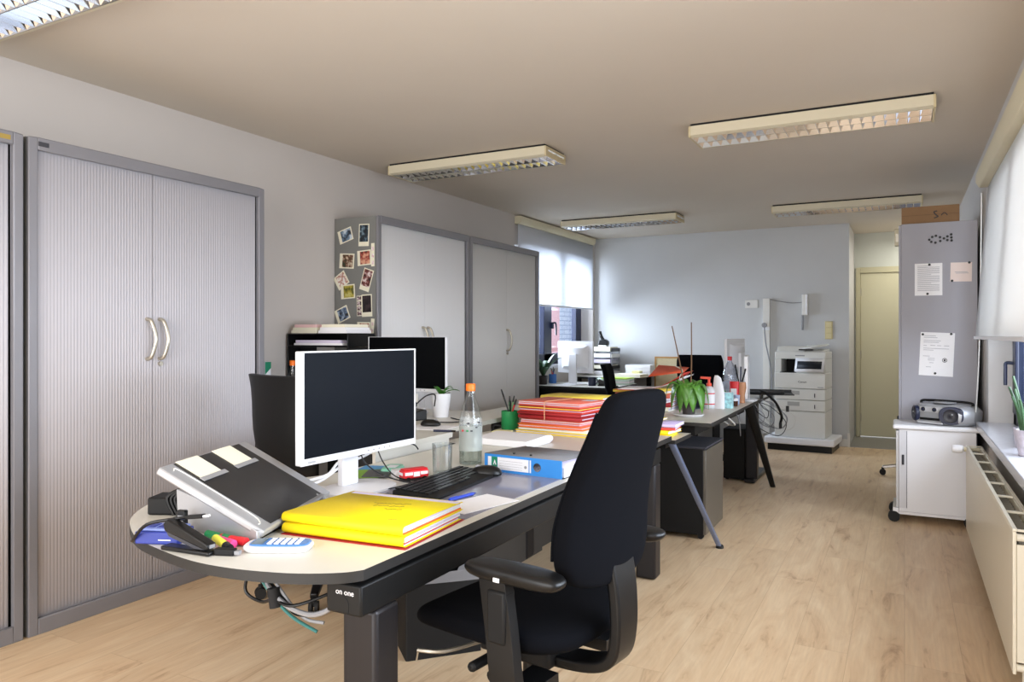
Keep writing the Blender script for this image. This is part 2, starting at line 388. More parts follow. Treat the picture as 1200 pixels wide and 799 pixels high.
# outside the left window
nb = thing('neighbouring_building', 'pale brick building with pink panels seen outside the left window', 'building', (-7.4, 10, 0))
B(-.3, -6, 0, 0, 9, 7).build('brick_wall', M_brick, nb, smooth=False)
for y in (3.0, 5.6): B(0, y, 0, .05, y+.75, 7).build('pink_panel', M_pink, nb, smooth=False)

# roller blinds
def blind(label, x, y0, y1, zt, zb, slant, m, out, skew=0, base=.035):
    t = thing('roller_blind', label, 'blind', (x, y0, zt)); L = y1-y0; s = out
    c = MB(); c.prism_axis([(-.05*s*0, -.0), (.075*s, -.0), (.075*s, -.05), (.055*s, -.085), (0, -.085)], 0, L, 'y'); c.build('cassette', M_cream_pl, t, bevel=.004)
    rows = []
    for i in range(9):
        k = i/8; rows.append([((base+slant*k)*s, .015+skew*k, -.08-(zt-zb-.08)*k), ((base+slant*k)*s, L-.015+skew*k*0, -.08-(zt-zb-.08)*k)])
    f = MB(); f.loft(rows, caps=False, closed=False); f.build('fabric', m, t, solid=.002)
    MB().bar(((base+slant)*s, .015+skew, zb-zt), ((base+slant)*s, L-.015, zb-zt), .022, .02).build('hem_bar', M_white, t, bevel=.004)
    return t
blind('white roller blind pulled halfway down the window at the far left', XL+.002, 7.1, 9.30, 2.60-.015, 1.645, .0, M_blindL, 1)
blind('white roller blind above the right window, hanging out over the sill', XR-.002, 2.4, 5.80, 2.36, 1.283, .07, M_blindR, -1, base=.006)
chain = MB(); chain.tube([(.455,5.86,2.25),(.45,5.87,1.6),(.44,5.88,1.1),(.425,5.89,.78)], .004)
tag(chain.build('pull_cord', M_white2), 'thin white pull cord hanging beside the tall grey cabinet', 'cord')

# ceiling light fixtures
def make_light():
    t = thing('ceiling_light', '', 'ceiling light', (0,0,ZC), 0, 'louvred ceiling lights')
    L, D, Hh = 1.33, .33, .082
    hs = MB(); hs.box(.012,0,-Hh+.012,L-.012,.012,-.013); hs.box(.012,D-.012,-Hh+.012,L-.012,D,-.013); hs.box(.012,.0121,-.021,L-.012,D-.0121,-.013)
    hs.prism_axis([(0,-Hh+.012),(.012,-Hh+.012),(.03,-Hh),(.022,-Hh)], .012, L-.012, 'x'); hs.prism_axis([(D,-Hh+.012),(D-.012,-Hh+.012),(D-.03,-Hh),(D-.022,-Hh)], .012, L-.012, 'x')
    hs.build('housing', M_lamp, t)
    B(.012,.004,-.0115,L-.012,D-.004,-.0005).build('shadow_gap_plate', M_dark, t)  # plate coloured black to draw the shadow line between ceiling and housing
    for x in (0, L-.013):
        B(x,-.002,-Hh,x+.013,D+.002,-.0125).build('end_cap', mat('fixture_end','#cfc09a',.5), t, bevel=.003)
    for k in range(2):
        y0 = .03+k*.137; y1 = y0+.133
        lv = MB()
        lv.add([(.014,y0,-Hh+.002),(L-.014,y0,-Hh+.002),(L-.014,y0+.03,-.028),(.014,y0+.03,-.028)], [(0,1,2,3)])
        lv.add([(.014,y1,-Hh+.002),(L-.014,y1,-Hh+.002),(L-.014,y1-.03,-.028),(.014,y1-.03,-.028)], [(0,1,2,3)])
        lv.add([(.014,y0+.03,-.028),(L-.014,y0+.03,-.028),(L-.014,y1-.03,-.028),(.014,y1-.03,-.028)], [(0,1,2,3)])
        N = 22
        for i in range(N+1):
            x = .016+(L-.032)*i/N
            lv.prism_axis([(x-.001,-Hh+.002),(x+.001,-Hh+.002),(x+.020,-.036),(x-.020,-.036)], y0+.004, y1-.004, 'y')
        lv.build('louvre', M_mirror, t, ang=20)
        MB().cyl((.03,(y0+y1)/2,-.038),(L-.03,(y0+y1)/2,-.038),.008,seg=10).build('tube', M_tube, t)
    return t
L0 = make_light()
lights = [(-3.48,4.56,'louvred ceiling light above the middle of the room, left side'), (-1.18,4.56,'louvred ceiling light above the aisle, nearest on the right'),
          (-3.45,7.70,'louvred ceiling light near the far window blind'), (-1.18,7.79,'louvred ceiling light above the copier near the hallway')]
place(L0, (-3.48,1.42,ZC)); L0['label'] = 'louvred ceiling light cut off at the top left corner'
for x, y, lb in lights: dup(L0, (x,y,ZC), 0, lb)

# ------------------------------------------------------------------ tambour cabinets (front at x = -3.32, facing +x)
def cabinet(y0, y1, label, seam, hz, slat_m, side_m, two=True, ribs=44, plate=None, grp='tambour door cabinets'):
    W = y1-y0; Hc = 2.155; D = .40
    t = thing('tambour_cabinet', label, 'cabinet', (-3.32-D/2, (y0+y1)/2, 0), 0, grp); xf = D/2; hw = W/2
    c = MB(); c.box(-D/2,-hw,0,xf-.02,-hw+.02,Hc-.02); c.box(-D/2,hw-.02,0,xf-.02,hw,Hc-.02); c.box(-D/2,-hw+.02,0,-D/2+.01,hw-.02,Hc-.02); c.box(-D/2,-hw,Hc-.02,xf-.02,hw,Hc); c.box(-D/2,-hw+.02,.03,xf-.02,hw-.02,.05)
    c.build('carcass', side_m, t, smooth=False)
    f = MB(); f.box(xf-.02,-hw,0,xf,-hw+.04,Hc); f.box(xf-.02,hw-.04,0,xf,hw,Hc); f.box(xf-.02,-hw+.04,Hc-.052,xf,hw-.04,Hc); f.box(xf-.02,-hw+.04,0,xf,hw-.04,.07)
    f.build('frame', M_frame, t, bevel=.004)
    B(xf-.06,-hw+.02,.05,xf-.05,hw-.02,Hc-.03).build('dark_interior', M_dark, t, smooth=False)
    sy = seam-(y0+y1)/2
    for a, b, sgn in ((-hw+.046, sy-.002, 1), (sy+.002, hw-.052, -1)):
        pts = []; n = max(4, int(ribs*(b-a)/(W/2)))
        for i in range(n):
            p = (b-a)/n; q = a+i*p
            pts += [(xf-.0225, q), (xf-.0225, q+.10*p), (xf-.0215, q+.25*p), (xf-.0215, q+.85*p)]
        pts.append((xf-.0225, b))
        d = MB(); d.loft([[(x,y,.068) for x,y in pts], [(x,y,Hc-.05) for x,y in pts]], caps=False, closed=False)
        dd = d.build('tambour_door', slat_m, t, ang=25, solid=.004)
        if two or sgn == 1:
            y = sy-.035*sgn+(.008 if sgn > 0 else -.008)*0
            if not two: y = sy
            hh = MB(); hh.tube([(xf-.02,y,hz-.1),(xf+.012,y+.006,hz-.085),(xf+.03,y+.016,hz),(xf+.012,y+.006,hz+.085),(xf-.02,y,hz+.1)], .0095, seg=8, n=8); hh.build('handle', M_handle, dd)
        if sgn == -1:
            lk = MB(); lk.cyl((xf-.024,sy+.04 if two else sy+.012,hz-.125),(xf-.008,sy+.04 if two else sy+.012,hz-.125),.012); lk.build('lock', M_handle, dd)
    if plate:
        y, m1, L = plate
        B(xf,y-L/2,Hc-.035,xf+.001,y+L/2,Hc-.015).build('name_plate', m1, t)
    return t
cabinet(.50, 1.825, 'grey tambour cabinet cut off by the left edge of the photo', 1.16, 1.28, M_slat, M_frame2, plate=(.575, mat('gold_plate','#b39a52',.4,.5), .07))
cabinet(1.845, 3.172, 'grey ribbed tambour cabinet nearest on the left, with two bow handles', 2.455, 1.28, M_slat, M_frame2, plate=(-.60, M_ink, .045))
cabinet(4.235, 5.50, 'white fronted tambour cabinet with snapshots stuck on its side', 4.845, 1.26, M_slat2, M_frame2)
cabinet(5.51, 6.88, 'tambour cabinet beside the far window, single bow handle', 6.205, 1.25, mat('tambour_pale','#e0dfdd',.5), M_frame2, two=False)

# snapshots on the grey cabinet side (plane y = 4.235)
PY = 4.2349
pics = [ # x, z, width, height, tilt, colours, description
 (-3.618,2.028,0.130,0.097,16,'#2a2f3a','#6b86a0','#c9d4de','snapshot with blue sky, top left on the cabinet side'),
 (-3.447,2.021,0.093,0.160,-2,'#10151c','#2a3b46','#7d94a2','tall snapshot of a dark scene, top right on the cabinet side'),
 (-3.605,1.841,0.136,0.109,-4,'#223018','#6d4630','#d8c8b0','snapshot with green and red, left column second'),
 (-3.444,1.857,0.124,0.109,3,'#1a1413','#a5483a','#d9a184','snapshot of two dark red figures, right column second'),
 (-3.656,1.701,0.114,0.105,32,'#f0e6dc','#b0694c','#f3eee8','tilted pale snapshot, left column third'),
 (-3.594,1.617,0.130,0.103,3,'#5b5a1c','#a89a30','#c8c070','olive and yellow snapshot overlapping the tilted pale one'),
 (-3.423,1.697,0.089,0.160,-18,'#2b1d1c','#7a3b36','#e0d0cc','tilted tall snapshot, right column third'),
 (-3.420,1.512,0.093,0.160,2,'#120e10','#241a1e','#3c2c30','nearly black snapshot, right column fourth'),
 (-3.488,1.511,0.045,0.147,2,'#2a2024','#7a5a5a','#d8c8c8','narrow photo booth strip beside the black snapshot'),
 (-3.647,1.451,0.124,0.101,22,'#1f1e22','#5a6f8c','#b5c2d0','snapshot with grey-blue sky, lowest in the left column'),
 (-3.450,1.342,0.118,0.103,-1,'#3a1f1c','#b46a58','#e6c4b0','reddish snapshot of faces, right column fifth'),
 (-3.365,1.875,0.030,0.166,0,'#e8d8d8','#d7a8a8','#f2eaea','narrow pink strip, upper one on the cabinet edge'),
 (-3.372,1.340,0.032,0.155,-5,'#e8dcd8','#d3b2ae','#f0e8e6','narrow pink strip, lower one on the cabinet edge'),
 (-3.442,1.211,0.099,0.089,4,'#5a4a34','#a08c62','#e0d6bc','snapshot just above the far monitor'),
]
for x, z, w_, h_, rt, a, b_, c, lb in pics:
    t = thing('snapshot', lb, 'photo', (x, PY, z), 0, 'snapshots on the cabinet side'); t.rotation_euler = (0, R(-rt), 0)
    dy = -.0012*(1 + ('overlapping' in lb or 'strip' in lb))
    B(-w_/2, dy, -h_/2, w_/2, dy+.001, h_/2).build('paper_border', M_cream, t, smooth=False)
    m_ = .08*min(w_,h_)
    if 'strip' in lb and 'booth' not in lb:
        for k in range(3): B(-w_*.3, dy-.0005, -h_*.42+k*h_*.3, w_*.3, dy, -h_*.42+k*h_*.3+h_*.16).build('picture', picture_mat('pic_strip', a, b_, c, 60), t, smooth=False)
    elif 'booth' in lb:
        for k in range(4): B(-w_*.42, dy-.0005, -h_*.47+k*h_*.245, w_*.42, dy, -h_*.47+k*h_*.245+h_*.2).build('picture', picture_mat('pic_strip', a, b_, c, 60), t, smooth=False)
    elif h_ > w_: B(-w_/2+m_, dy-.0005, -h_/2+.2*h_, w_/2-m_, dy, h_/2-m_).build('picture', picture_mat('pic', a, b_, c, 28), t, smooth=False)
    else: B(-w_/2+.2*w_, dy-.0005, -h_/2+m_, w_/2-m_*1.2, dy, h_/2-m_).build('picture', picture_mat('pic', a, b_, c, 28), t, smooth=False)

# ------------------------------------------------------------------ desks
ZD = .74
pl = [(-1.14,4.05),(-1.14,1.40),(-1.173,1.359),(-1.258,1.307),(-1.361,1.274),(-1.459,1.258),(-1.563,1.257),(-1.706,1.281),(-1.876,1.329),(-2.029,1.415),(-2.112,1.482),(-2.200,1.59),(-2.255,1.72),(-2.262,1.86),(-2.22,2.0),(-2.14,2.12),(-2.065,2.24),(-2.045,2.35),(-2.045,3.25),(-2.15,3.30),(-2.15,4.05)]
cp = catmull([(x,y,0) for x,y in pl[1:18]], 4)
poly = [pl[0]]+[(p.x,p.y) for p in cp]+pl[18:]
poly.reverse()
dk = thing('office_desk', 'long pale grey desk with rounded near end and thick black legs', 'desk', (-1.6,2.7,0))
O = Matrix.Translation((1.6,-2.7,0))
MB().prism([(x+1.6,y-2.7) for x,y in poly], .714, ZD, top=0, side=1).build('desk_top', [M_desk, M_edge], dk, ang=30)
def T(x, y): return (x+1.6, y-2.7)
bm_ = MB(); bm_.box(-1.275+1.6,1.42-2.7,.612,-1.165+1.6,3.93-2.7,.69); bm_.build('side_rail', M_blkmetal, dk, bevel=.006)
bm_ = MB(); bm_.box(-1.245+1.6,1.46-2.7,.6905,-1.185+1.6,3.9-2.7,.7135); bm_.box(-1.9295+1.6,2.95-2.7,.63,-1.275+1.6,3.03-2.7,.7135); bm_.box(-1.9295+1.6,3.5-2.7,.63,-1.275+1.6,3.58-2.7,.7135); bm_.build('cross_beam', M_blkmetal, dk)
text_mesh('logo', 'on one', .02, M_white, dk, (-1.215+1.6,1.4192-2.7,.668), (R(90),0,0), sx=1.0)
sl = MB(); sl.tube([(-1.222+1.6,1.4195-2.7,.66),(-1.205+1.6,1.4195-2.7,.645),(-1.205+1.6,1.4195-2.7,.615)], .0008, seg=5); sl.build('rail_seam', M_dark, dk)
for x0, y0 in ((-1.272,1.475), (-1.272,3.82), (-2.03,2.75), (-2.03,3.82)):
    lg = MB(); lg.box(x0+1.6,y0-2.7,.004,x0+.108+1.6,y0+.1-2.7,.612 if x0 > -1.5 else .7135); lg.build('leg', M_legmetal, dk, bevel=.012, bseg=3)
B(-1.95+1.6,2.68-2.7,.004,-1.93+1.6,4.04-2.7,.7135).build('modesty_panel', M_panel, dk)
# cables under the near end
cb = thing('cable_bundle', 'tied bundle of black, grey and green cables hanging under the desk end', 'cables', (-1.55,1.5,.713))
for k, (m_, pts) in enumerate([(M_grey, [(-.02,0,0),(.02,-.04,-.07),(.10,-.05,-.12),(.17,-.03,-.145),(.22,-.01,-.13),(.235,0,-.10)]),
      (M_blk, [(-.04,.01,0),(-.01,-.03,-.06),(.07,-.05,-.11),(.14,-.05,-.12),(.22,.02,-.09)]),
      (M_teal, [(-.10,.02,0),(-.06,0,-.03),(-.01,-.04,-.05),(.06,-.05,-.105),(.12,-.04,-.155),(.19,-.02,-.19)]),
      (M_blk, [(-.02,.02,0),(-.05,-.02,-.06),(-.06,-.03,-.12),(.0,-.03,-.14),(.06,-.045,-.115)]),
      (M_blk, [(.0,.02,0),(.03,-.03,-.07),(.09,-.04,-.11),(.12,-.03,-.15),(.17,-.01,-.155)]),
      (M_grey, [(.03,.02,0),(.04,-.03,-.05),(.08,-.04,-.09),(.14,-.02,-.16),(.2,-.005,-.17)])]):
    c = MB(); c.tube(pts, .0045 if k else .007, seg=8); c.build('cable', m_, cb)
tie = MB(); tie.cyl((.065,-.05,-.085),(.075,-.05,-.135),.017); tie.cyl((.0,-.04,-.04),(.012,-.045,-.075),.017); tie.build('cable_tie', M_dark, cb)
# teal wire hanging on the modesty side
tag(MB().tube([(-1.86,2.65,.55),(-1.85,2.75,.515),(-1.84,2.9,.52),(-1.83,3.05,.60),(-1.83,3.2,.71)], .004).build('hanging_wire', M_teal), 'thin teal wire hanging under the desk behind the near chair', 'cable')

# raised corner desk of the colleague on the left
ZR = .80
rp = [(-2.06,2.61),(-2.06,3.24),(-2.165,3.31),(-2.165,4.18),(-3.70,4.18),(-3.70,3.38),(-3.0,3.42),(-2.72,3.36),(-2.52,3.18),(-2.43,2.95),(-2.41,2.61)]
rd = thing('corner_desk', 'raised pale corner desk with monitor and plant, behind the near desk', 'desk', (-2.6,3.5,0))
MB().prism([(x+2.6,y-3.5) for x,y in rp], .774, ZR, top=0, side=1).build('desk_top', [M_desk, mat('pale_edge','#bdbab0',.5)], rd)
B(-2.085+2.6,2.62-3.5,.45,-2.068+2.6,3.22-3.5,.7735).build('modesty_panel', mat('pale_panel','#c4c1b8',.5), rd)
B(-2.098+2.6,2.64-3.5,.46,-2.0855+2.6,3.22-3.5,.7735).build('panel_back', M_panel, rd)
for x0,y0 in ((-2.25,2.72),(-2.27,4.02),(-3.6,4.02),(-3.6,3.5)):
    lg = MB(); lg.box(x0+2.6,y0-3.5,.03,x0+.08+2.6,y0+.08-3.5,.7735); lg.box(x0+2.6-.02,y0-3.5-.06,.003,x0+.1+2.6,y0+.14-3.5,.03); lg.build('leg', M_blkmetal, rd, bevel=.006)

# narrow link table with splayed silver leg
ZK = .715
lt = thing('link_table', 'narrow grey table between two desks, on a splayed silver-blue leg', 'table', (-1.6,4.25,0))
MB().prism([(-.43,-.185),(.475,-.185),(.475,.16),(-.43,.16)], ZK-.022, ZK, top=0, side=1).build('table_top', [M_desk, M_edge], lt)
B(-.36,-.12,.655,.40,-.02,.692).build('beam', M_blkmetal, lt); B(-.40,-.175,.004,-.3605,.155,.6925).build('modesty_panel', M_panel, lt)
MB().loft([sring((.602,.352,.004),.015,.013,4,16), sring((.43,-.10,.69),.019,.022,4,16)]).build('leg', M_silverleg, lt)
MB().loft([sring((-.44,.30,.004),.02,.016,3,16), sring((-.33,-.08,.69),.026,.03,3,16)]).build('leg', M_blkmetal, lt)
MB().lathe([(.024,0),(.024,.012),(.018,.02)],(.602,.352,0.0),12).build('foot', M_rubber, lt)

# middle desk
Z2 = .76
d2 = thing('office_desk', 'middle desk with the potted plant, bottles and water bottle on top', 'desk', (-1.45,5.5,0))
MB().prism([(-.45,-.93),(.405,-.93),(.375,.96),(-.45,.96)], Z2-.022, Z2, top=0, side=1).build('desk_top', [M_desk, M_edge], d2)
B(-.40,-.82,.665,.28,.82,.737).build('beam', M_blkmetal, d2)
MB().loft([sring((.455,1.15,.004),.022,.018,3,16), sring((.32,.78,.735),.04,.055,3,16)]).build('leg', M_blkmetal, d2, ang=50)
MB().loft([sring((-.42,1.05,.004),.022,.018,3,16), sring((-.32,.7,.735),.03,.035,3,16)]).build('leg', M_blkmetal, d2, ang=50)
MB().loft([sring((-.42,-.75,.004),.022,.018,3,16), sring((-.32,-.6,.735),.03,.035,3,16)]).build('leg', M_blkmetal, d2, ang=50)
tr = MB(); tr.loft([[(-.2,-.85,.735),(.20,-.85,.735),(.20,-.55,.735),(-.2,-.55,.735)],[(-.08,-.75,.65),(.12,-.75,.65),(.12,-.6,.65),(-.08,-.6,.65)]]); tr.build('motor_box', M_blk2, d2, bevel=.006)
# facing half on the far side
d2b = thing('office_desk', 'facing desk behind the red folder heap, mostly hidden', 'desk', (-2.35,5.5,0))
MB().prism([(-.4,-.85),(.42,-.85),(.42,.95),(-.4,.95)], .718, .74, top=0, side=1).build('desk_top', [M_desk, M_edge], d2b)
for x,y in ((-.33,-.7),(-.33,.8),(.33,-.7),(.33,.8)): MB().cyl((x,y,.003),(x,y,.718),.03).build('leg', M_blkmetal, d2b)
# desk beyond, with T leg and black tray
d3 = thing('office_desk', 'far desk beyond the middle one, with a black column leg', 'desk', (-1.5,7.2,0))
MB().prism([(-.45,-.70),(.36,-.70),(.36,.42),(-.45,.42)], .70, .724, top=0, side=1).build('desk_top', [M_desk, M_edge], d3)
for x in (.255,-.38):
    lg = MB(); lg.box(x,-.43,.03,x+.10,-.33,.70); lg.build('leg', M_legmetal, d3, bevel=.01)
    ft = MB(); ft.box(x,-.49,.004,x+.09,.18,.04); ft.build('foot', M_legmetal, d3, bevel=.012)
# window desk, far left
d4 = thing('office_desk', 'window desk at the far left with a monitor seen from behind', 'desk', (-3.2,8.0,0))
MB().prism([(-.50,-.60),(.47,-.60),(.47,.25),(-.50,.25)], .715, .74, top=0, side=1).build('desk_top', [M_desk, M_edge], d4)
B(-.48,-.5,.28,.40,-.48,.714).build('modesty_panel', M_dark, d4)
for x in (-.45,.38):
    for y in (-.5,.15): B(x,y,.004,x+.06,y+.06,.714).build('leg', M_blkmetal, d4)
d5 = thing('side_desk', 'narrow side desk under the back wall, piled with papers', 'desk', (-3.2,9.0,0))
MB().prism([(-.5,-.4),(.29,-.4),(.29,.44),(-.5,.44)], .755, .78, top=0, side=1).build('desk_top', [M_desk, M_edge], d5)
for x in (-.45,.23):
    for y in (-.36,.36): B(x,y,.004,x+.05,y+.05,.754).build('leg', M_blkmetal, d5)

# ------------------------------------------------------------------ chairs
def chair_base(t, m, rad=.32, zc=.42, phase=18, castor_m=M_rubber):
    MB().cyl((0,0,.09),(0,0,.25),.032).cyl((0,0,.25),(0,0,zc),.02).build('gas_column', M_blk, t)
    MB().lathe([(.05,.075),(.055,.10),(.045,.125),(.03,.13)], (0,0,0), 20).build('base_hub', m, t)
    for k in range(5):
        a = R(phase+72*k); c, s = math.cos(a), math.sin(a)
        lg = MB(); lg.strip([(c*.03,s*.03,.115),(c*.16,s*.16,.10),(c*rad,s*rad,.075)], (.06,.036), .028, (-s,c,0), 4); lo = lg.build('base_leg', m, t, bevel=.006)
        w_ = MB()
        x, y = c*rad, s*rad
        w_.cyl((x-s*.022,y+c*.022,.028),(x-s*.006,y+c*.006,.028),.027); w_.cyl((x+s*.006,y-c*.006,.028),(x+s*.022,y-c*.022,.028),.027); w_.cyl((x,y,.03),(x,y,.07),.011)
        w_.build('castor', castor_m, lo)
def task_chair(loc, rz):
    t = thing('office_chair', 'black fabric office chair with armrests in the foreground', 'chair', loc, rz)
    # seat (front = -x)
    s = MB(); rings = []
    for z, a, b, dx in ((.447,.20,.20,.012),(.453,.26,.245,.006),(.474,.284,.262,.004),(.500,.282,.258,.005),(.518,.255,.24,.01),(.522,.14,.15,.012)):
        rg = sring((dx-.035,0,z), a, b, 3.4, 28)
        rings.append([(x,y,zz-(.04*max(0,(-x-.15)/.18)**1.5 if z > .44 else .02*max(0,(-x-.15)/.18))+.012*max(0,(abs(y)-.12)/.14)) for x,y,zz in rg])
    s.loft(rings); st = s.build('seat', M_fabric, t, sub=2)
    b = MB(); rings = []
    prof = ((.628,.10,.02,.272),(.632,.17,.034,.272),(.65,.205,.043,.273),(.72,.224,.046,.276),(.80,.220,.045,.278),(.88,.204,.043,.290),(.96,.186,.043,.312),(1.04,.168,.042,.338),(1.10,.156,.041,.356),(1.135,.145,.036,.364),(1.150,.115,.026,.366),(1.154,.06,.012,.366))
    for z, w_, th, cx in prof:
        rg = []
        for j in range(28):
            q = 2*PI*j/28; cq, sq = math.cos(q), math.sin(q)
            yy = w_*math.copysign(abs(cq)**.55, cq); xx = th*math.copysign(abs(sq)**.6, sq)
            xx -= .6*yy*yy
            rg.append((cx+xx, yy, z-.02*(yy/.2)**2*(1 if z < .66 else 0)*-1.0))
        rings.append(rg)
    b.loft(rings); bk = b.build('backrest', M_fabric, t, sub=2)
    for sgn in (-1, 1):
        pp = MB(); pp.tube([(cx-.6*(w_*.9)**2-th*.62, sgn*w_*.955, z) for z, w_, th, cx in prof[3:9]], .0045, seg=6); pp.build('piping', M_fabric, bk)
    su = MB(); su.strip([(.285,0,.76),(.30,0,.68),(.312,0,.60),(.314,0,.50),(.295,0,.425),(.225,0,.388),(.08,0,.375),(-.02,0,.385)], (.125,.085), .032, (0,1,0), 6); su.build('back_support', M_blk, t, bevel=.008, bseg=3)
    me = MB(); me.box(-.13,-.075,.36,.12,.075,.417); me.cyl((-.02,-.25,.395),(-.02,.25,.395),.014); me.build('tilt_mechanism', M_blk2, t, bevel=.008)
    lv = MB(); lv.tube([(-.10,-.10,.40),(-.14,-.22,.40),(-.20,-.27,.405)], .006, seg=6); lv.tube([(-.2,-.265,.405),(-.205,-.268,.37)], .0025, seg=6); lv.build('lever', M_handle, t)
    kn = MB(); kn.cyl((.02,-.16,.37),(.02,-.20,.36),.026,.022,14); kn.build('tension_knob', M_blk2, t)
    for sg in (-1, 1):
        y = sg*.285
        ar = MB(); ar.strip([(.145,y*.45,.378),(.14,y*.96,.375),(.135,y*1.02,.42),(.115,y,.54),(.095,y,.668)], (.085,.085), .034, (1,0,0), 6)
        ao = ar.build('armrest', M_blk, t, bevel=.008, bseg=3)
        B(.082,y-.024,.51,.142,y+.024,.648).build('height_sleeve', M_blk2, ao, bevel=.008)
        pd = MB(); rs = []
        for z, k in ((.668,.72),(.675,.92),(.690,1.0),(.704,.96),(.710,.80)):
            rg = sring((.150,y,z), .155*k if k < 1 else .155, .048*k, 3.2, 24)
            rs.append([(x,yy-.012*sg*math.cos((x-.15)/.155*1.3),zz-.012*0) for x,yy,zz in rg])
        pd.loft(rs); po = pd.build('arm_pad', M_blk, ao, sub=1)
        if sg < 0: B(.135,y-.062,.686,.153,y-.0595,.696).build('white_mark', M_white, po)
    chair_base(t, M_blk)
    return t
task_chair((-.985,1.975,0), -9)

def simple_chair(label, loc, rz, w=.235, ztop=1.11, zbot=.56, m=M_leather, seat_z=.48, lean=.12, flare=0, arms=False, thick=.028, scoop=.05, name='office_chair', square=False):
    t = thing(name, label, 'chair', loc, rz)      # local front = -x
    s = MB(); s.loft([sring((0,0,seat_z-.07),.19,.20,3.2,24), sring((0,0,seat_z-.06),.225,.225,3.4,24), sring((0,0,seat_z-.015),.235,.235,3.4,24), sring((0,0,seat_z),.21,.21,3.2,24)]); s.build('seat', m, t, sub=1)
    b = MB(); rings = []
    for i in range(9):
        k = i/8; z = zbot+(ztop-zbot)*k; cx = .20+lean*k+.03*math.sin(k*PI*1.5); ww = w*(.82+.18*math.sin(min(1,k*1.6)*PI/2))+flare*k
        if i == 0: ww *= .86
        if i == 7 and not square: ww *= .985
        if i == 8 and not square: ww *= .90
        rg = []
        for j in range(24):
            q = 2*PI*j/24; cq, sq = math.cos(q), math.sin(q)
            yy = ww*math.copysign(abs(cq)**.4, cq); xx = thick*math.copysign(abs(sq)**.7, sq)-scoop*(yy/w)**2
            rg.append((cx+xx, yy, z))
        rings.append(rg)
    b.loft(rings); b.build('backrest', m, t, bevel=.012, bseg=3)
    su = MB(); su.strip([(.245,0,zbot+.22),(.25,0,zbot-.02),(.22,0,seat_z-.09),(.1,0,seat_z-.10),(0,0,seat_z-.10)], .07, .02, (0,1,0), 5); su.build('back_support', M_blk2, t, bevel=.004)
    B(-.1,-.1,seat_z-.105,.1,.1,seat_z-.071).build('seat_plate', M_blk2, t)
    if arms:
        for sg in (-1,1):
            a = MB(); a.strip([(.1,sg*.2,seat_z-.09),(.05,sg*.28,seat_z-.05),(.0,sg*.29,seat_z+.1),(-.02,sg*.29,seat_z+.2)], .05, .025, (1,0,0), 5)
            ao = a.build('armrest', M_blk, t, bevel=.005)
            MB().loft([sring((0,sg*.29,seat_z+.2),.12,.035,3,18), sring((0,sg*.29,seat_z+.225),.125,.04,3,18)]).build('arm_pad', M_blk, ao, bevel=.006)
    chair_base(t, M_blk, .31, seat_z-.1, 40)
    return t
simple_chair('black leather chair with flared backrest at the raised corner desk', (-2.615,2.90,0), -97, w=.20, ztop=1.105, zbot=.55, flare=.10, lean=.13, scoop=.035, square=True)
simple_chair('broad black chair back behind the orchid sticks and water bottle', (-1.96,7.86,0), 90, w=.255, ztop=1.085, zbot=.60, m=M_fabric, lean=.04, thick=.03, scoop=.02)
simple_chair('narrow black chair back seen edge-on in front of the window desk', (-2.26,6.98,0), 190, w=.20, ztop=1.015, zbot=.58, m=M_fabric, lean=.2, thick=.03, scoop=.02)
# chrome stool hidden behind the white cabinet
st = thing('swivel_stool', 'stool with chrome star base, its foot showing left of the white cabinet', 'stool', (.12,7.72,0), 0)
MB().lathe([(.15,.50),(.18,.51),(.18,.55),(.16,.57)], (0,0,0), 24).build('seat', M_leather, st)
chair_base(st, M_chrome, .30, .50, 180)

# ------------------------------------------------------------------ waste bin
bn = thing('waste_bin', 'rectangular black waste bin with plastic liner under the near desk', 'bin', (-1.725,2.60,0), 47.6)
def rr(w, d, z, k=.02, n=4):
    out = []
    for cx, cy, a0 in ((w/2-k,d/2-k,0),(-w/2+k,d/2-k,90),(-w/2+k,-d/2+k,180),(w/2-k,-d/2+k,270)):
        for i in range(n+1): a = R(a0+90*i/n); out.append((cx+k*math.cos(a), cy+k*math.sin(a), z))
    return out
b = MB(); b.loft([rr(.315,.21,.0,.008),rr(.318,.212,.335,.008),rr(.308,.202,.335,.006),rr(.30,.195,.02,.006)]); b.build('bin_body', M_blk2, bn, ang=30)
rnd = random.Random(3); rings = []
for z, g in ((.290,.008),(.32,.010),(.345,.012),(.343,-.002),(.30,-.012)):
    rings.append([(x+rnd.uniform(-.004,.004)+g*.5*math.copysign(1,x), y+rnd.uniform(-.004,.004)+g*.5*math.copysign(1,y), z+rnd.uniform(-.012,.012)) for x,y,_ in rr(.322,.216,z,.01,5)])
b = MB(); b.loft(rings, caps=False); b.add([(.05,-.115,.34),(.09,-.12,.345),(.085,-.10,.40),(.12,-.06,.395),(.15,-.08,.34),(.14,-.11,.33)], [(0,1,2),(1,5,2),(2,5,3),(3,5,4)])
b.build('bin_liner', M_bag, bn, ang=20)

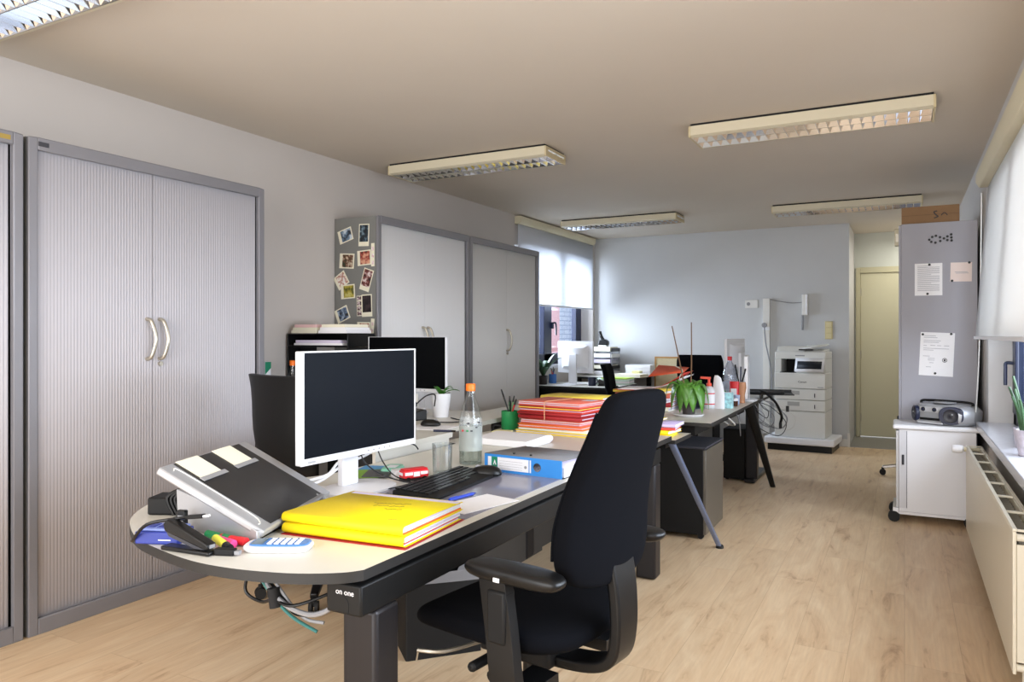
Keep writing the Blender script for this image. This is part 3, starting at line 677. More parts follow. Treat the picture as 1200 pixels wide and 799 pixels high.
# pedestals
def pedestal(label, x, y, w_, d_, h_, rz=0, cas=True):
    t = thing('drawer_pedestal', label, 'pedestal', (x,y,0), rz)
    zb = .03
    B(-w_/2,-d_/2,zb,w_/2-.018,d_/2,h_-.016).build('carcass', M_blk2, t, bevel=.003)
    B(-w_/2-.002,-d_/2-.002,h_-.0155,w_/2,d_/2+.002,h_).build('top', mat('charcoal_pad','#34343c',.8), t, bevel=.004)
    n = 3
    B(w_/2-.0175,-d_/2+.002,zb+.004,w_/2,d_/2-.002,h_-.02).build('front_panel', mat('grey_metal_front','#6d6860',.35,.5), t, bevel=.002)
    for sx in (-1,1):
        for sy in (-1,1): MB().cyl((sx*(w_/2-.04),sy*(d_/2-.035)-.012,.02),(sx*(w_/2-.04),sy*(d_/2-.035)+.012,.02),.02).build('castor', M_rubber, t)
    return t
pedestal('black pedestal with grey front under the middle desk, behind the silver leg', -1.38, 4.97, .54, .50, .59)
t = thing('computer_tower', 'black computer tower on the floor under the far desk', 'computer', (-1.35,7.02,0)); B(-.095,-.21,.012,.095,.21,.46).build('case', M_blk2, t, bevel=.004); B(-.09,-.2145,.03,.09,-.2105,.45).build('front_bezel', M_blk, t, bevel=.002)
for x in (-.07,.07):
    for y in (-.17,.17): MB().cyl((x,y,0),(x,y,.0118),.014).build('foot', M_rubber, t)
t = MB(); t.loft([rr(.13,.11,0,.015), rr(.16,.14,.30,.02), rr(.15,.13,.30,.02), rr(.125,.105,.01,.015)]); o = tag(t.build('paper_bin', M_redpl), 'small red bin beside the black computer tower', 'bin'); place(o, (-1.60,6.95,0), 10)

# ------------------------------------------------------------------ document holder & things at the near end
dh = thing('laptop_riser', 'grey tilted writing slope with black pad and two cream notes, at the desk end', 'writing slope', (0,0,ZD))
A0, A1, A2, A3 = Vector((-1.53,1.435,0)), Vector((-1.872,1.452,0)), Vector((-1.93,1.80,0)), Vector((-1.66,1.85,0))
def wedge(p, q, h0, hm, h1, th, nm, m):
    d = (q-p); n_ = Vector((-d.y,d.x,0)).normalized()*th; pr = []
    N = 10
    up = [p+d*(i/N)+Vector((0,0,(h0+(h1-h0)*(i/N)**.8))) for i in range(N+1)]
    f = [p+Vector((0,0,.0005))]+up+[q+d*(-.02)+Vector((0,0,.0005))]
    k = len(f); mb = MB(); mb.add(f+[v-n_ for v in f], [tuple(range(k)), tuple(reversed(range(k,2*k)))]+[(i,(i+1)%k,k+(i+1)%k,k+i) for i in range(k)])
    return mb.build(nm, m, dh, bevel=.002)
wedge(A0, A1, .035, .08, .112, .012, 'side_panel', M_silver)
wedge(A3, A2, .03, .07, .105, -.012, 'side_panel', M_silver)
MB().loft([[A1+Vector((.02,.016,.001)),A2+Vector((.02,-.016,.001)),A2+Vector((.03,-.016,.098)),A1+Vector((.03,.016,.10))],[A0+Vector((-.02,.016,.001)),A3+Vector((-.02,-.016,.001)),A3+Vector((-.02,-.016,.024)),A0+Vector((-.02,.016,.028))]]).build('tray_body', M_blk2, dh)
bd = bpy.data.objects.new('tilting_board', None)
Lx = Vector((-.277,-.11,.166)); Ly = Vector((-.189,.475,0)); Lx.normalize(); Ly.normalize(); Lx = (Lx-Ly*Lx.dot(Ly)).normalized(); Nn = Ly.cross(-Lx) if False else (-Lx).cross(Ly)
BM = Matrix(((-Lx.x,Ly.x,Nn.x,-1.518),(-Lx.y,Ly.y,Nn.y,1.45),(-Lx.z,Ly.z,Nn.z,.032),(0,0,0,1)))   # local: x towards the low edge, y along, z normal
bpy.data.objects.remove(bd)
BL, BW = .345, .512
fb = MB(); fb.box(-BL,0,-.022,0,BW,0); fo = fb.build('tilting_board', M_silver, dh, bevel=.006, bseg=2); fo.matrix_local = BM
p = B(-BL+.006,.062,.0002,-.012,BW-.062,.0016).build('black_pad', mat('black_pad','#262526',.42,noise=.08,nscale=12), fo, bevel=.004)
gr = MB(); gr.tube([(-BL+.03,.03,.0005),(-BL+.045,.05,.0005),(-.08,.05,.0005),(-.035,.036,.0005),(-.03,.02,.0005)], .0022, seg=6); gr.build('embossed_line', M_white2, fo)
lp = MB(); lp.strip([(-.006,.17,.002),(.004,.17,.012),(.008,.17,.022)], .0, .0, (0,1,0)) if False else None
lp = MB(); lp.add([(-.012,.175,.002),(-.012,.44,.002),(.002,.44,.006),(.002,.175,.006),(.012,.19,.022),(.012,.43,.022)], [(0,1,2,3),(3,2,5,4)]); lp.build('document_ledge', M_silver, fo, solid=.004)
for y in (.075, .275):
    n_ = tag(MB().box(-BL+.004,y,.0022,-BL+.10,y+.115,.0042).build('sticky_note', M_cream), ('left' if y < .1 else 'right')+' cream note on the black pad of the tilted slope', 'note', 'cream notes on the writing slope')
    n_.matrix_world = Matrix.Translation((0,0,ZD)) @ BM
    MB().box(-BL+.092,y-.01,.0043,-BL+.108,y+.13,.0062).build('metal_strip', M_silver, n_)

t = thing('power_adapter', 'black power adapter with coiled cable at the left desk tip', 'adapter', (-2.03,1.58,ZD), 25)
B(-.075,-.045,.0005,.075,.045,.055).build('adapter_body', M_blk2, t, bevel=.006)
c = MB()
for k in range(3): c.tube([(.02+.012*k,-.06,.006),(.0+.012*k,-.062,.06),(.045+.012*k,-.055,.085),(.085+.01*k,-.04,.07),(.09+.01*k,-.05,.01)], .006, seg=7)
c.build('coiled_cable', M_blk, t)
t = thing('hole_punch_box', 'cobalt blue box at the rounded desk end, left of the stapler', 'box', (-1.78,1.345,ZD), 22)
B(-.062,-.04,.0005,.062,.04,.034).build('box_body', M_bluebox, t, bevel=.004)
B(-.056,-.034,.0342,.056,.034,.041).build('lid', mat('pale_blue_lid','#7d8fd0',.4), t, bevel=.003)
for k in range(3): B(-.04+.03*k,-.02,.0412,-.02+.03*k,.02,.0425).build('window', M_bluebox, t)
MB().box(.005,-.0408,.012,.04,-.0401,.0145).build('lid_print', M_white, t)
t = thing('stapler', 'black stapler with raised arm on the rounded desk end', 'stapler', (-1.635,1.305,ZD), 5)
B(-.08,-.018,.0005,.085,.018,.012).build('base', M_blk, t, bevel=.004)
a = MB(); a.prism_axis([(-.075,.068),(-.06,.082),(.02,.052),(.078,.030),(.080,.017),(.07,.014),(-.07,.05)], -.015, .015, 'y'); a.build('arm', M_blk, t, bevel=.004)
a = MB(); a.prism_axis([(-.07,.049),(.065,.0135),(.03,.0135),(-.06,.036)], -.009, .009, 'y'); a.build('magazine', M_ink, t)
MB().box(.0795,-.009,.019,.0808,.009,.028).build('front_plate', M_grey, t)
t = thing('usb_cable', 'black cable with light plug lying over the blue box', 'cable', (-1.80,1.28,ZD))
MB().tube([(-.06,.03,.004),(-.03,.005,.010),(.04,-.004,.062),(.11,.03,.078),(.16,.035,.088)], .0045).build('cord', M_blk, t)
MB().bar((.15,.034,.086),(.205,.04,.094),.016,.010).build('plug_body', M_blk2, t, bevel=.002)
MB().bar((.205,.04,.094),(.22,.042,.096),.011,.005).build('plug_tip', M_white, t)
t = thing('usb_adapter', 'small black adapter standing behind the stapler', 'adapter', (-1.79,1.408,ZD), 10)
B(-.014,-.008,.0005,.014,.008,.07).build('body', M_blk, t, bevel=.003)
for k in range(3): B(-.009,-.0086,.02+.014*k,.009,-.0081,.028+.014*k).build('port', M_grey, t)
for lb, m_, p0, p1 in (('yellow highlighter with black cap beside the stapler', mat('neon_yellow','#f3f04c',.4), (-1.615,1.372,.022), (-1.53,1.345,.012)),
                       ('green marker lying by the writing slope base', M_green, (-1.70,1.418,.012), (-1.60,1.408,.012)),
                       ('red marker by the writing slope base', M_redpl, (-1.635,1.410,.0125), (-1.54,1.408,.0125)),
                       ('pink marker between the stapler and the writing slope', mat('neon_pink','#ee4f9a',.4), (-1.645,1.402,.010), (-1.56,1.384,.010))):
    t = thing('marker', lb, 'marker pen', (p0[0],p0[1],ZD)); q = Vector(p1)-Vector((p0[0],p0[1],0)); z0 = p0[2]
    MB().cyl((0,0,z0),(q.x*.72,q.y*.72,z0+(p1[2]-z0)*.72),.0105,seg=12).build('barrel', m_, t)
    MB().cyl((q.x*.72,q.y*.72,z0+(p1[2]-z0)*.72),(q.x,q.y,p1[2]),.0115,seg=12).build('cap', M_blk if 'yellow' in lb else m_, t)
t = thing('memory_stick', 'black memory stick beside the yellow highlighter', 'memory stick', (-1.525,1.33,ZD), 20)
B(-.03,-.011,.0005,.025,.011,.018).build('body', M_blk2, t, bevel=.004); B(.025,-.008,.004,.037,.008,.013).build('cap', M_grey, t)
t = thing('calculator', 'blue and white pocket calculator on the near desk end', 'calculator', (-1.447,1.432,ZD), 27)
k = MB(); k.loft([sring((0,0,.0005),.082,.042,4,28), sring((0,0,.008),.088,.047,4,28), sring((0,0,.016),.086,.045,4,28)]); k.build('case', M_white, t, bevel=.002)
k = MB(); k.loft([sring((.004,.003,.0162),.078,.038,4,28), sring((.004,.003,.019),.076,.036,4,28)]); k.build('face', M_calcblue, t, bevel=.001)
B(-.066,-.024,.0192,-.036,.03,.0202).build('display', mat('lcd','#5d7280',.2), t)
for i in range(5):
    for j in range(4): B(-.024+.018*i,-.024+.0145*j,.0192,-.012+.018*i,-.014+.0145*j,.0225).build('key', M_white, t, bevel=.001)

# ------------------------------------------------------------------ folders
def folder(label, loc, rz, w_, d_, h_, cover, papers=M_paper, spine='-y', group=None, inner=None, seed=0, name='card_folder', tilt=(0,0), pout=.006, lay=.008):
    """card folder lying flat: spine on one long side, papers inside showing on the others"""
    t = thing(name, label, 'folder', loc, rz, group); t.rotation_euler = (R(tilt[0]),R(tilt[1]),R(rz))
    r = random.Random(seed); c = MB(); th = .0013; n = 7
    # section in y-z, extruded along x
    sec = [(d_/2, .0007),(0,.0007),(-d_/2+h_*.5,.0007)]
    for i in range(1, n): a = -PI/2-PI*i/n; sec.append((-d_/2+h_*.5+math.cos(a)*h_*.5, h_/2+math.sin(a)*(h_/2-.0007)))
    sec += [(-d_/2+h_*.5, h_-.0007), (0, h_-.0007+r.uniform(-.001,.0005)), (d_/2, h_-.0007+r.uniform(-.003,.0006)-h_*.05)]
    c.loft([[(-w_/2,y,z) for y,z in sec],[(w_/2,y,z) for y,z in sec]], caps=False, closed=False); c.build('cover', cover, t, solid=th, ang=50)
    ph = h_-.005; k = max(1, int(ph/lay))
    for i in range(k):
        z0 = .0024+ph*i/k; z1 = .0024+ph*(i+1)/k-.0008
        ex = r.uniform(-.004,pout); m_ = papers[i%len(papers)] if isinstance(papers,(list,tuple)) else papers
        B(-w_/2+.012+ex*.5,-d_/2+.012,z0,w_/2-.004+ex*.4,d_/2-.006+ex,z1).build('papers', m_, t, smooth=False)
    return t
# yellow folders near the front
f1 = folder('lower yellow folder of the near pair, red backing below', (-1.367,1.728,ZD), 5, .395,.335,.028, M_yellow, [M_paperl,M_redpl,M_paper,M_paperl,M_paper], seed=2, lay=.0046)
B(-.2,-.168,.0002,.2,.17,.0005).build('red_backing', M_red2, f1, smooth=False) if False else None
rb = tag(B(-.2,-.172,.0003,.203,.172,.0022).build('backing_card', M_red2, smooth=False), 'dark red card under the pair of yellow folders', 'card'); place(rb, (-1.365,1.73,ZD), 5)
f1.location.z = ZD+.0028
f2 = folder('upper yellow folder of the near pair with handwriting on it', (-1.370,1.735,ZD+.0315), 4, .40,.34,.027, M_yellow, [M_orange,M_paper,M_paper,M_paperl,M_redpl], seed=4, lay=.0046)
for k, (x0, y0, L) in enumerate(((-.03,.035,.12),(-.01,.008,.10),(.04,-.018,.06),(.12,-.115,.035))):
    q = MB(); pts = []; rn = random.Random(k)
    for i in range(int(L/.006)): pts.append((x0+.006*i, y0+.006*i*.22+rn.uniform(-.005,.005), .0273))
    q.tube(pts, .0006, seg=4, n=2); q.build('handwriting', mat('pencil_grey','#6b6420',.8), f2)
oc = tag(B(-.15,-.09,0,.15,.09,.0015).build('orange_card', M_orange, smooth=False), 'orange card edge between the two near yellow folders', 'card'); place(oc, (-1.315,1.76,ZD+.0309-.0004), 5)
oc.scale = (.85,1,.4)

# ------------------------------------------------------------------ monitors
def monitor(name, label, loc, rz, w_=.60, h_=.372, zb=.125, m_screen=M_screen, bez=.014, chin=.022, depth=.024, neck=.085, base=(.15,.11), back_m=M_white, logo=True, slim=1):
    t = thing(name, label, 'monitor', loc, rz)    # faces local -y, width along x
    B(-w_/2,0,zb,w_/2,depth,zb+h_).build('casing', back_m, t, bevel=.004)
    fr = MB(); fr.box(-w_/2,-.004,zb,w_/2,-.0001,zb+chin); fr.box(-w_/2,-.004,zb+h_-bez*.35,w_/2,-.0001,zb+h_); fr.box(-w_/2,-.004,zb+chin,-w_/2+bez,-.0001,zb+h_-bez*.35); fr.box(w_/2-bez*.5,-.004,zb+chin,w_/2,-.0001,zb+h_-bez*.35)
    fr.build('bezel', back_m, t)
    B(-w_/2+bez,-.002,zb+chin,w_/2-bez*.5,-.0001,zb+h_-bez*.35).build('screen', m_screen, t, smooth=False)
    bx = MB(); bx.loft([[(x*w_*.38,depth,zb+h_*.12+(h_*.76 if z else 0)) for x,z in ((-1,0),(1,0),(1,1),(-1,1))],[(x*w_*.28,depth+.035*slim,zb+h_*.2+(h_*.6 if z else 0)) for x,z in ((-1,0),(1,0),(1,1),(-1,1))]]); bx.build('rear_housing', back_m, t, bevel=.006)
    s = MB(); s.box(-neck/2,depth+.035*slim,.012,neck/2,depth+.06*slim,zb+h_*.6); s.build('stand_neck', back_m, t, bevel=.004)
    f = MB(); f.loft([sring((0,depth+.0,.0005),base[0],base[1],2.6,28), sring((0,depth+.0,.009),base[0],base[1],2.6,28), sring((0,depth+.0,.013),base[0]*.94,base[1]*.92,2.6,28)]); f.build('stand_base', back_m, t)
    if logo:
        for k in range(5): B(.02+.03*k,-.0046,zb+.008,.028+.03*k,-.0041,zb+.012).build('button', M_grey, t)
        B(-w_/2+.03,-.0046,zb+.006,-w_/2+.065,-.0041,zb+.012).build('maker_mark', M_silver, t)
    return t
mo = monitor('monitor', 'large white-framed monitor with dark screen on the near desk', (-1.731,2.122,ZD), 90-1.9, w_=.612, h_=.376, zb=.13)
monitor('monitor', 'second white-framed monitor behind the near one, on the raised desk', (-2.81,3.87,ZR), 0, w_=.60, h_=.345, zb=.143, m_screen=mat('black_screen','#060709',.35,spec=.06), bez=.005, chin=.02, base=(.13,.1))
monitor('monitor', 'old white monitor on the window desk, its back to the room', (-3.30,7.80,.74), 172, w_=.46, h_=.36, zb=.13, base=(.13,.12), neck=.10, logo=False)
monitor('monitor', 'white monitor seen edge-on at the end of the middle desk', (-1.165,6.34,Z2), -81, w_=.50, h_=.34, zb=.03, base=(.11,.07), logo=False, slim=.15)
monitor('monitor', 'white monitor back behind the water bottle', (-1.45,7.30,.724), -98, w_=.50, h_=.34, zb=.20, base=(.12,.1), logo=False)
cc = thing('monitor_cables', 'black and white cables hanging behind the near monitor stand', 'cables', (-1.79,2.12,ZD))
for m_, r_, pts in ((M_white,.005,[(-.02,-.22,.06),(.0,-.12,.07),(-.03,-.02,.10),(-.02,.10,.115),(-.03,.2,.13)]),(M_white,.005,[(-.03,-.24,.04),(-.02,-.13,.05),(-.03,0,.085),(-.03,.12,.10),(-.04,.22,.12)]),
      (M_blk,.0025,[(.05,.0,.13),(.06,.02,.09),(.10,.08,.04),(.17,.17,.007),(.22,.32,.005),(.25,.42,.005)]),(M_blk,.0025,[(.04,.11,.13),(.06,.12,.08),(.10,.14,.03),(.15,.20,.008),(.18,.3,.005),(.24,.44,.005)]),(M_blk,.002,[(.11,-.16,.006),(.13,-.03,.005),(.15,.08,.005),(.16,.2,.005)]),(M_blk,.003,[(.02,.30,.128),(.05,.33,.12),(.06,.345,.10)])):
    MB().tube(pts, r_, seg=7).build('cable', m_, cc)
# leaflets, toy bus, boxes around the monitor foot
for i,(x,y,rz,w_,d_,m_,lb) in enumerate(((-1.93,2.44,20,.15,.21,mat('leaflet_blue','#3e8fc8',.5),'blue leaflet with an orange patch behind the monitor foot'),(-1.90,2.36,35,.10,.17,mat('leaflet_green','#7aa82f',.5),'green leaflet lying on the blue one by the monitor foot'),
      (-1.86,2.37,28,.10,.15,mat('leaflet_grey','#4a4a4c',.5),'dark leaflet in front of the green one'),(-1.90,1.99,15,.12,.2,M_paper,'white printed leaflet between monitor foot and writing slope'))):
    z = ZD+.001+.003*i*(i<3)
    t = thing('leaflet', lb, 'leaflet', (x,y,z), rz, None); B(-w_/2,-d_/2,0,w_/2,d_/2,.0022).build('sheet', m_, t, smooth=False)
    if i == 0: B(-.02,-.08,.0023,.05,-.02,.003).build('print', M_orange, t, smooth=False)
    if i == 3: B(-.04,-.05,.0023,.03,-.02,.003).build('print', mat('cyan_print','#45aadf',.5), t, smooth=False); B(-.03,.03,.0023,.03,.06,.003).build('print', M_orange, t, smooth=False)
t = thing('tissue_packet', 'green and white tissue packet behind the toy bus', 'packet', (-1.865,2.475,ZD+.003), 20)
k = MB(); k.loft([sring((0,0,0),.035,.062,4,20), sring((0,0,.006),.04,.066,4,20), sring((0,0,.016),.034,.06,4,20)]); k.build('wrapper', mat('packet_green','#7cc0a4',.35), t); B(-.02,-.03,.0162,.02,.03,.0168).build('white_label', M_white, t)
t = thing('toy_bus', 'small red and white toy bus by the monitor foot', 'toy', (-1.668,2.348,ZD), 62)
MB().box(-.055,-.022,.012,.055,.022,.045).build('body', M_redpl, t, bevel=.008, bseg=3) 
B(-.053,-.0228,.006,.053,.0228,.0115).build('chassis', M_blk, t, bevel=.002); B(-.05,-.019,.0452,.05,.019,.049).build('roof', M_redpl, t, bevel=.004)
w_ = MB(); w_.box(-.048,-.0232,.026,-.016,-.0222,.037); w_.box(-.012,-.0232,.02,.014,-.0222,.037); w_.box(.018,-.0232,.026,.048,-.0222,.037); w_.box(-.056,-.016,.026,-.0552,.016,.037); w_.build('bus_window', M_white, t)
for x in (-.034,.034): MB().cyl((x,-.0236,.0095),(x,.0236,.0095),.0095,seg=14).build('wheel', M_blk, t)
t = thing('small_box', 'small white box behind the toy bus', 'box', (-1.745,2.41,ZD), 62); B(-.06,-.022,.0005,.06,.022,.03).build('box_body', M_white, t, bevel=.002); B(-.06,-.022,.0302,.06,.022,.031).build('lid', M_white2, t)

# desk mat, keyboard, mouse, note, pen
mt = MB(); mt.prism([(-1.178,1.88),(-1.178,2.63),(-1.42,2.66),(-1.62,2.62),(-1.66,1.98),(-1.58,1.9)][::-1], 0, .0016)
tag(mt.build('desk_mat', M_mat, smooth=False, loc=(0,0,ZD+.0004)), 'translucent grey desk mat under the black keyboard', 'desk mat')
kb = thing('keyboard', 'black keyboard beside the yellow folders on the near desk', 'keyboard', (-1.49,2.32,ZD+.0022), 94)
kx = MB(); kx.prism_axis([(-.085,0),(.085,0),(.085,.024),(.06,.026),(-.05,.017),(-.085,.012)], -.25, .25, 'x'); kx.build('case', M_blk2, kb, bevel=.003)
sl = math.atan2(.009,.11)
for row in range(6):
    ncol = 18 if row else 5
    for c in range(ncol):
        if row == 0:
            x0 = (-.235,-.205,-.165,-.01,.04)[c]; x1 = (-.21,-.17,-.015,.035,.075)[c]
        else: x0 = -.237+.0264*c; x1 = x0+.023
        if .115 < x0 < .128: pass
        y = -.05+.0225*row; z = .0172+(y+.05)*.0818
        B(x0,y,z,x1,y+.0185,z+.0045).build('key', M_blk, kb, smooth=False)
def mouse(label, loc, rz, k=1):
    t = thing('mouse', label, 'mouse', loc, rz); rg = []
    for z, a in ((.0005,.9),(.008,1),(.018,.96),(.028,.8),(.035,.55),(.038,.2)): rg.append([(x+(.006*(1-a)),y,z) for x,y,z in sring((0,0,z*k),.058*k*a,.033*k*a,2.5,22)])
    b = MB(); b.loft(rg); b.build('body', M_blk, t, sub=1)
    MB().cyl((-.028*k,-.005,.031*k),(-.028*k,.005,.031*k),.009*k).build('wheel', M_grey, t)
mouse('black mouse at the end of the near keyboard', (-1.462,2.545,ZD+.0022), 22, 1.15)
mouse('black mouse on a white sheet on the raised desk', (-2.29,3.38,ZR+.0022), 200, 1.0)
nt_ = tag(B(-.13,-.075,0,.13,.075,.0012).build('note_paper', M_paper, smooth=False), 'blank white note sheet on the front desk edge beside the pen', 'paper'); place(nt_, (-1.252,2.115,ZD+.0024), 76)
pn = thing('pen', 'blue ballpoint pen lying beside the white note sheet', 'pen', (-1.335,2.165,ZD+.0022), 82)
MB().cyl((-.07,0,.0062),(.055,0,.0062),.0055,seg=12).build('barrel', mat('pen_blue','#2747c4',.35), pn); MB().cyl((.055,0,.0062),(.072,0,.0062),.005,.0012,12).build('tip', M_bluebox, pn); B(-.068,-.0015,.0118,-.03,.0015,.0135).build('clip', mat('pen_blue','#2747c4',.35), pn)

# glass & bottle
gl = thing('drinking_glass', 'empty drinking glass standing behind the keyboard', 'glass', (-1.628,2.485,ZD))
MB().lathe([(.036,.0005),(.037,.006),(.0405,.128),(.0385,.128),(.0352,.016),(.001,.014)], (0,0,0), 28).build('tumbler', M_glass, gl)
bt = thing('water_bottle', 'glass water bottle with orange cap on the near desk', 'bottle', (-1.665,2.765,ZD))
MB().lathe([(.040,.0005),(.045,.006),(.0455,.175),(.043,.20),(.034,.245),(.021,.285),(.0165,.305),(.0165,.325)], (0,0,0), 32, caps=False).build('glass_body', M_glass, bt)
MB().lathe([(.001,.004),(.042,.006),(.0435,.17),(.001,.1705)], (0,0,0), 28, caps=False).build('water', M_water, bt)
bt.scale = (1.1,1.1,1.0)
lb = MB(); lb.lathe([(.0461,.062),(.0461,.168)], (0,0,0), 32, caps=False); lb.build('label', film_mat('frosted_label','#e6eeea',.34,.5), bt)
lb = MB(); lb.lathe([(.0462,.168),(.0455,.178),(.0432,.203)], (0,0,0), 32, caps=False); lb.build('printed_band', film_mat('printed_label','#dfe4e6',.22,.5), bt)
for k, (a, z, m_) in enumerate(((-100,.15,M_redpl),(-75,.15,M_green),(-55,.15,M_ink),(-70,.182,M_ink),(-30,.165,M_ink),(-15,.185,M_ink))):
    MB().obox((math.cos(R(a))*.0468,math.sin(R(a))*.0468,z),(.001,.009,.007),(0,0,R(a))).build('print', m_, bt)
MB().lathe([(.0185,.318),(.019,.322),(.019,.346),(.0175,.349)], (0,0,0), 20).build('cap', M_orangecap, bt)

# blue lever arch file
bf = thing('lever_arch_file', 'blue lever arch file lying flat behind the keyboard', 'binder', (-1.535,2.66,ZD), -5)
Wb, Db, Hb = .365, .32, .072
B(0,0,.001,Wb,.003,Hb).build('spine', M_blue, bf, bevel=.001)
cv = MB(); cv.box(0,.0035,.001,Wb,Db,.004); cv.build('back_cover', M_blk2, bf)
cv = MB(); cv.add([(0,.003,Hb),(Wb,.003,Hb),(Wb,Db,Hb-.012),(0,Db,Hb-.012)], [(0,1,2,3)]); cv.build('front_cover', mat('cover_grey','#77777a',.6), bf, solid=.003)
B(.02,.02,.0045,Wb+.0,Db-.02,.04).build('papers', M_paper, bf, smooth=False)
MB().add([(.03,.02,.041),(Wb-.002,.02,.041),(Wb+.012,Db-.03,.052),(.03,Db-.02,.055)], [(0,1,2,3)]).build('papers', M_paperl, bf, solid=.004)
B(.018,-.0012,.012,.035,-.0002,.062).build('label_strip', M_white, bf); B(.037,-.0012,.012,.064,-.0002,.062).build('green_label', mat('label_green','#17845f',.5), bf)
B(.066,-.0012,.012,.214,-.0002,.062).build('white_label', M_white, bf); B(.219,-.0012,.012,.225,-.0002,.062).build('label_strip', M_white, bf)
ar = MB(); ar.add([(.044,-.0016,.030),(.052,-.0016,.052),(.060,-.0016,.030),(.055,-.0016,.030),(.052,-.0016,.040),(.048,-.0016,.030)], [(0,1,4,5),(1,2,3,4)]); ar.build('logo', M_white, bf, smooth=False)
for k in range(4): B(.075,-.0016,.018+.010*k,.185,-.0013,.0188+.010*k).build('label_line', M_grey, bf)
MB().cyl((.20,-.0018,.032),(.20,-.0012,.032),.006).build('print', M_grey, bf)
rg = MB(); rg.lathe([(.013,0),(.017,.0),(.017,.003),(.013,.003)], M=Matrix.Translation((.255,-.0001,.037)) @ Matrix.Rotation(R(90),4,'X')); rg.build('finger_ring', M_chrome, bf)
MB().cyl((.255,-.0016,.037),(.255,-.0003,.037),.0135).build('finger_hole', M_dark, bf)
for x in (.12,.2): MB().cyl((x,.04,Hb+.001),(x,.04,Hb+.006),.005,seg=10).build('rivet', M_dark, bf)

# roll of papers
rp_ = thing('paper_bundle', 'folded bundle of white sheets beside the bottle', 'papers', (-1.79,3.40,ZD), -4)
sec = [(-.13,.0006),(.10,.0006),(.135,.012),(.14,.028),(.12,.041),(.08,.045),(-.13,.034)]
MB().prism_axis(sec, -.16, .16, 'x').build('sheets', M_paper, rp_, bevel=.004)
for k in range(3): MB().tube([(.161,.05+.02*k,.006+.004*k),(.1615,.105,.008+.006*k),(.161,.12-.004*k,.026),(.161,.06,.036-.004*k)], .001, seg=5).build('sheet_edge', M_paperl, rp_)

# pen cup and small items
def pencup(label, loc, m, h_=.105, r_=.045, pens=(), square=False):
    t = thing('pen_cup', label, 'pen cup', loc)
    MB().lathe([(r_*.92,.0005),(r_,.006),(r_,h_),(r_*.92,h_),(r_*.86,.008),(.001,.008)], (0,0,0), 24).build('cup', m, t)
    for i, (dx,dy,L,mm,lb2) in enumerate(pens):
        p = thing('pen', lb2, 'pen', (loc[0]-dx*.3,loc[1]-dy*.3,loc[2]+.010)); q = Vector((dx,dy,L))
        MB().cyl((0,0,0),q*.8,.005,seg=8).build('barrel', mm, p); MB().cyl(q*.8,q,.0058,.004,8).build('cap', M_blk if mm is not M_blk else M_blk2, p)
    return t
pencup('green pen cup on the near desk beside the red folder stack', (-2.075,3.90,ZD), M_green, r_=.052, h_=.11, pens=((-.085,.0,.225,M_blk,'long black pen leaning left in the green cup'),(-.02,.03,.185,M_green,'green pen upright in the green cup'),(.03,.02,.19,mat('pale_green','#8fc98f',.4),'pale green pen in the green cup'),(.055,.01,.17,M_redpl,'red pen leaning right in the green cup'),(.02,-.03,.16,M_blk,'short black pen in the green cup')))
t = tag(B(-.05,-.04,0,.05,.04,.014).build('note_pad', mat('pad_yellow','#efe9b4',.8), bevel=.001), 'pale yellow note pad in front of the green pen cup', 'note pad'); place(t, (-2.03,3.72,ZD+.0006), 8)
t = thing('keys_and_clip', 'small black clip lying left of the note pad', 'clip', (-2.08,3.76,ZD), 30)
MB().box(-.04,-.012,.0005,.03,.012,.015).build('body', M_blk, t, bevel=.003); MB().tube([(-.03,0,.012),(-.02,.02,.035),(.02,.02,.03)], .005).build('loop', M_blk, t)
t = thing('pen', 'dark blue pen lying on the raised desk edge behind the bottle', 'pen', (-2.10,3.20,ZR)); MB().cyl((-.05,0,.0062),(.04,.03,.0062),.006,seg=8).build('barrel', M_navypl, t); MB().cyl((.04,.03,.0062),(.06,.037,.0062),.005,seg=8).build('cap', M_blk, t)

# banded stack of red folders
x0, y0 = -1.735, 3.905; z = ZD+.0004
specs = [('pale yellow folder, lowest of the banded stack',M_yellow2,.020,.43),('white and yellow folder, second from the bottom of the banded stack',mat('card_white','#ece6d6',.7),.013,.40),('orange folder near the bottom of the banded stack',M_orange,.020,.37),('salmon folder with lilac papers in the banded stack',M_salmon,.028,.365),
  ('deep red folder in the middle of the banded stack',M_red2,.022,.37),('thin deep red folder above the middle of the banded stack',M_red2,.016,.375),('orange-edged red folder, third from the top of the banded stack',M_red,.016,.37),('red folder with yellow papers, second from the top of the banded stack',M_red,.016,.375),('red folder on top of the banded stack with a white sticker',M_salmon,.024,.38)]
rn = random.Random(5)
for i, (lb, m_, h_, w_) in enumerate(specs):
    pm = [m_,M_paperl,m_,M_paper] if i not in (7,) else [M_yellow2,M_red2,M_yellow2]
    f = folder(lb, (x0+rn.uniform(-.008,.008),y0+rn.uniform(-.01,.01)+.02,z), -6+rn.uniform(-3,3)+(180 if i not in (4,5) else 0), w_+.045,.33,h_, m_, pm, seed=i, group=None, pout=.004, lay=.0046)
    z += h_+.0012
B(-.165,-.11,.0236+.0006,-.10,-.03,.0254).build('white_sticker', M_white, f)
zt = z; rbm = MB(); rbm.tube([(-.02,-.186,.0),(-.02,-.186,.08),(-.02,-.176,.0995),(-.015,-.1,.1005),(.0,.1,.0995)], .0028, seg=6, n=3)
o = tag(rbm.build('rubber_band', mat('rubber_band','#dba07a',.6)), 'beige rubber band around the top of the red folder stack', 'rubber band'); place(o, (x0,y0+.02,zt-.0985), -6)
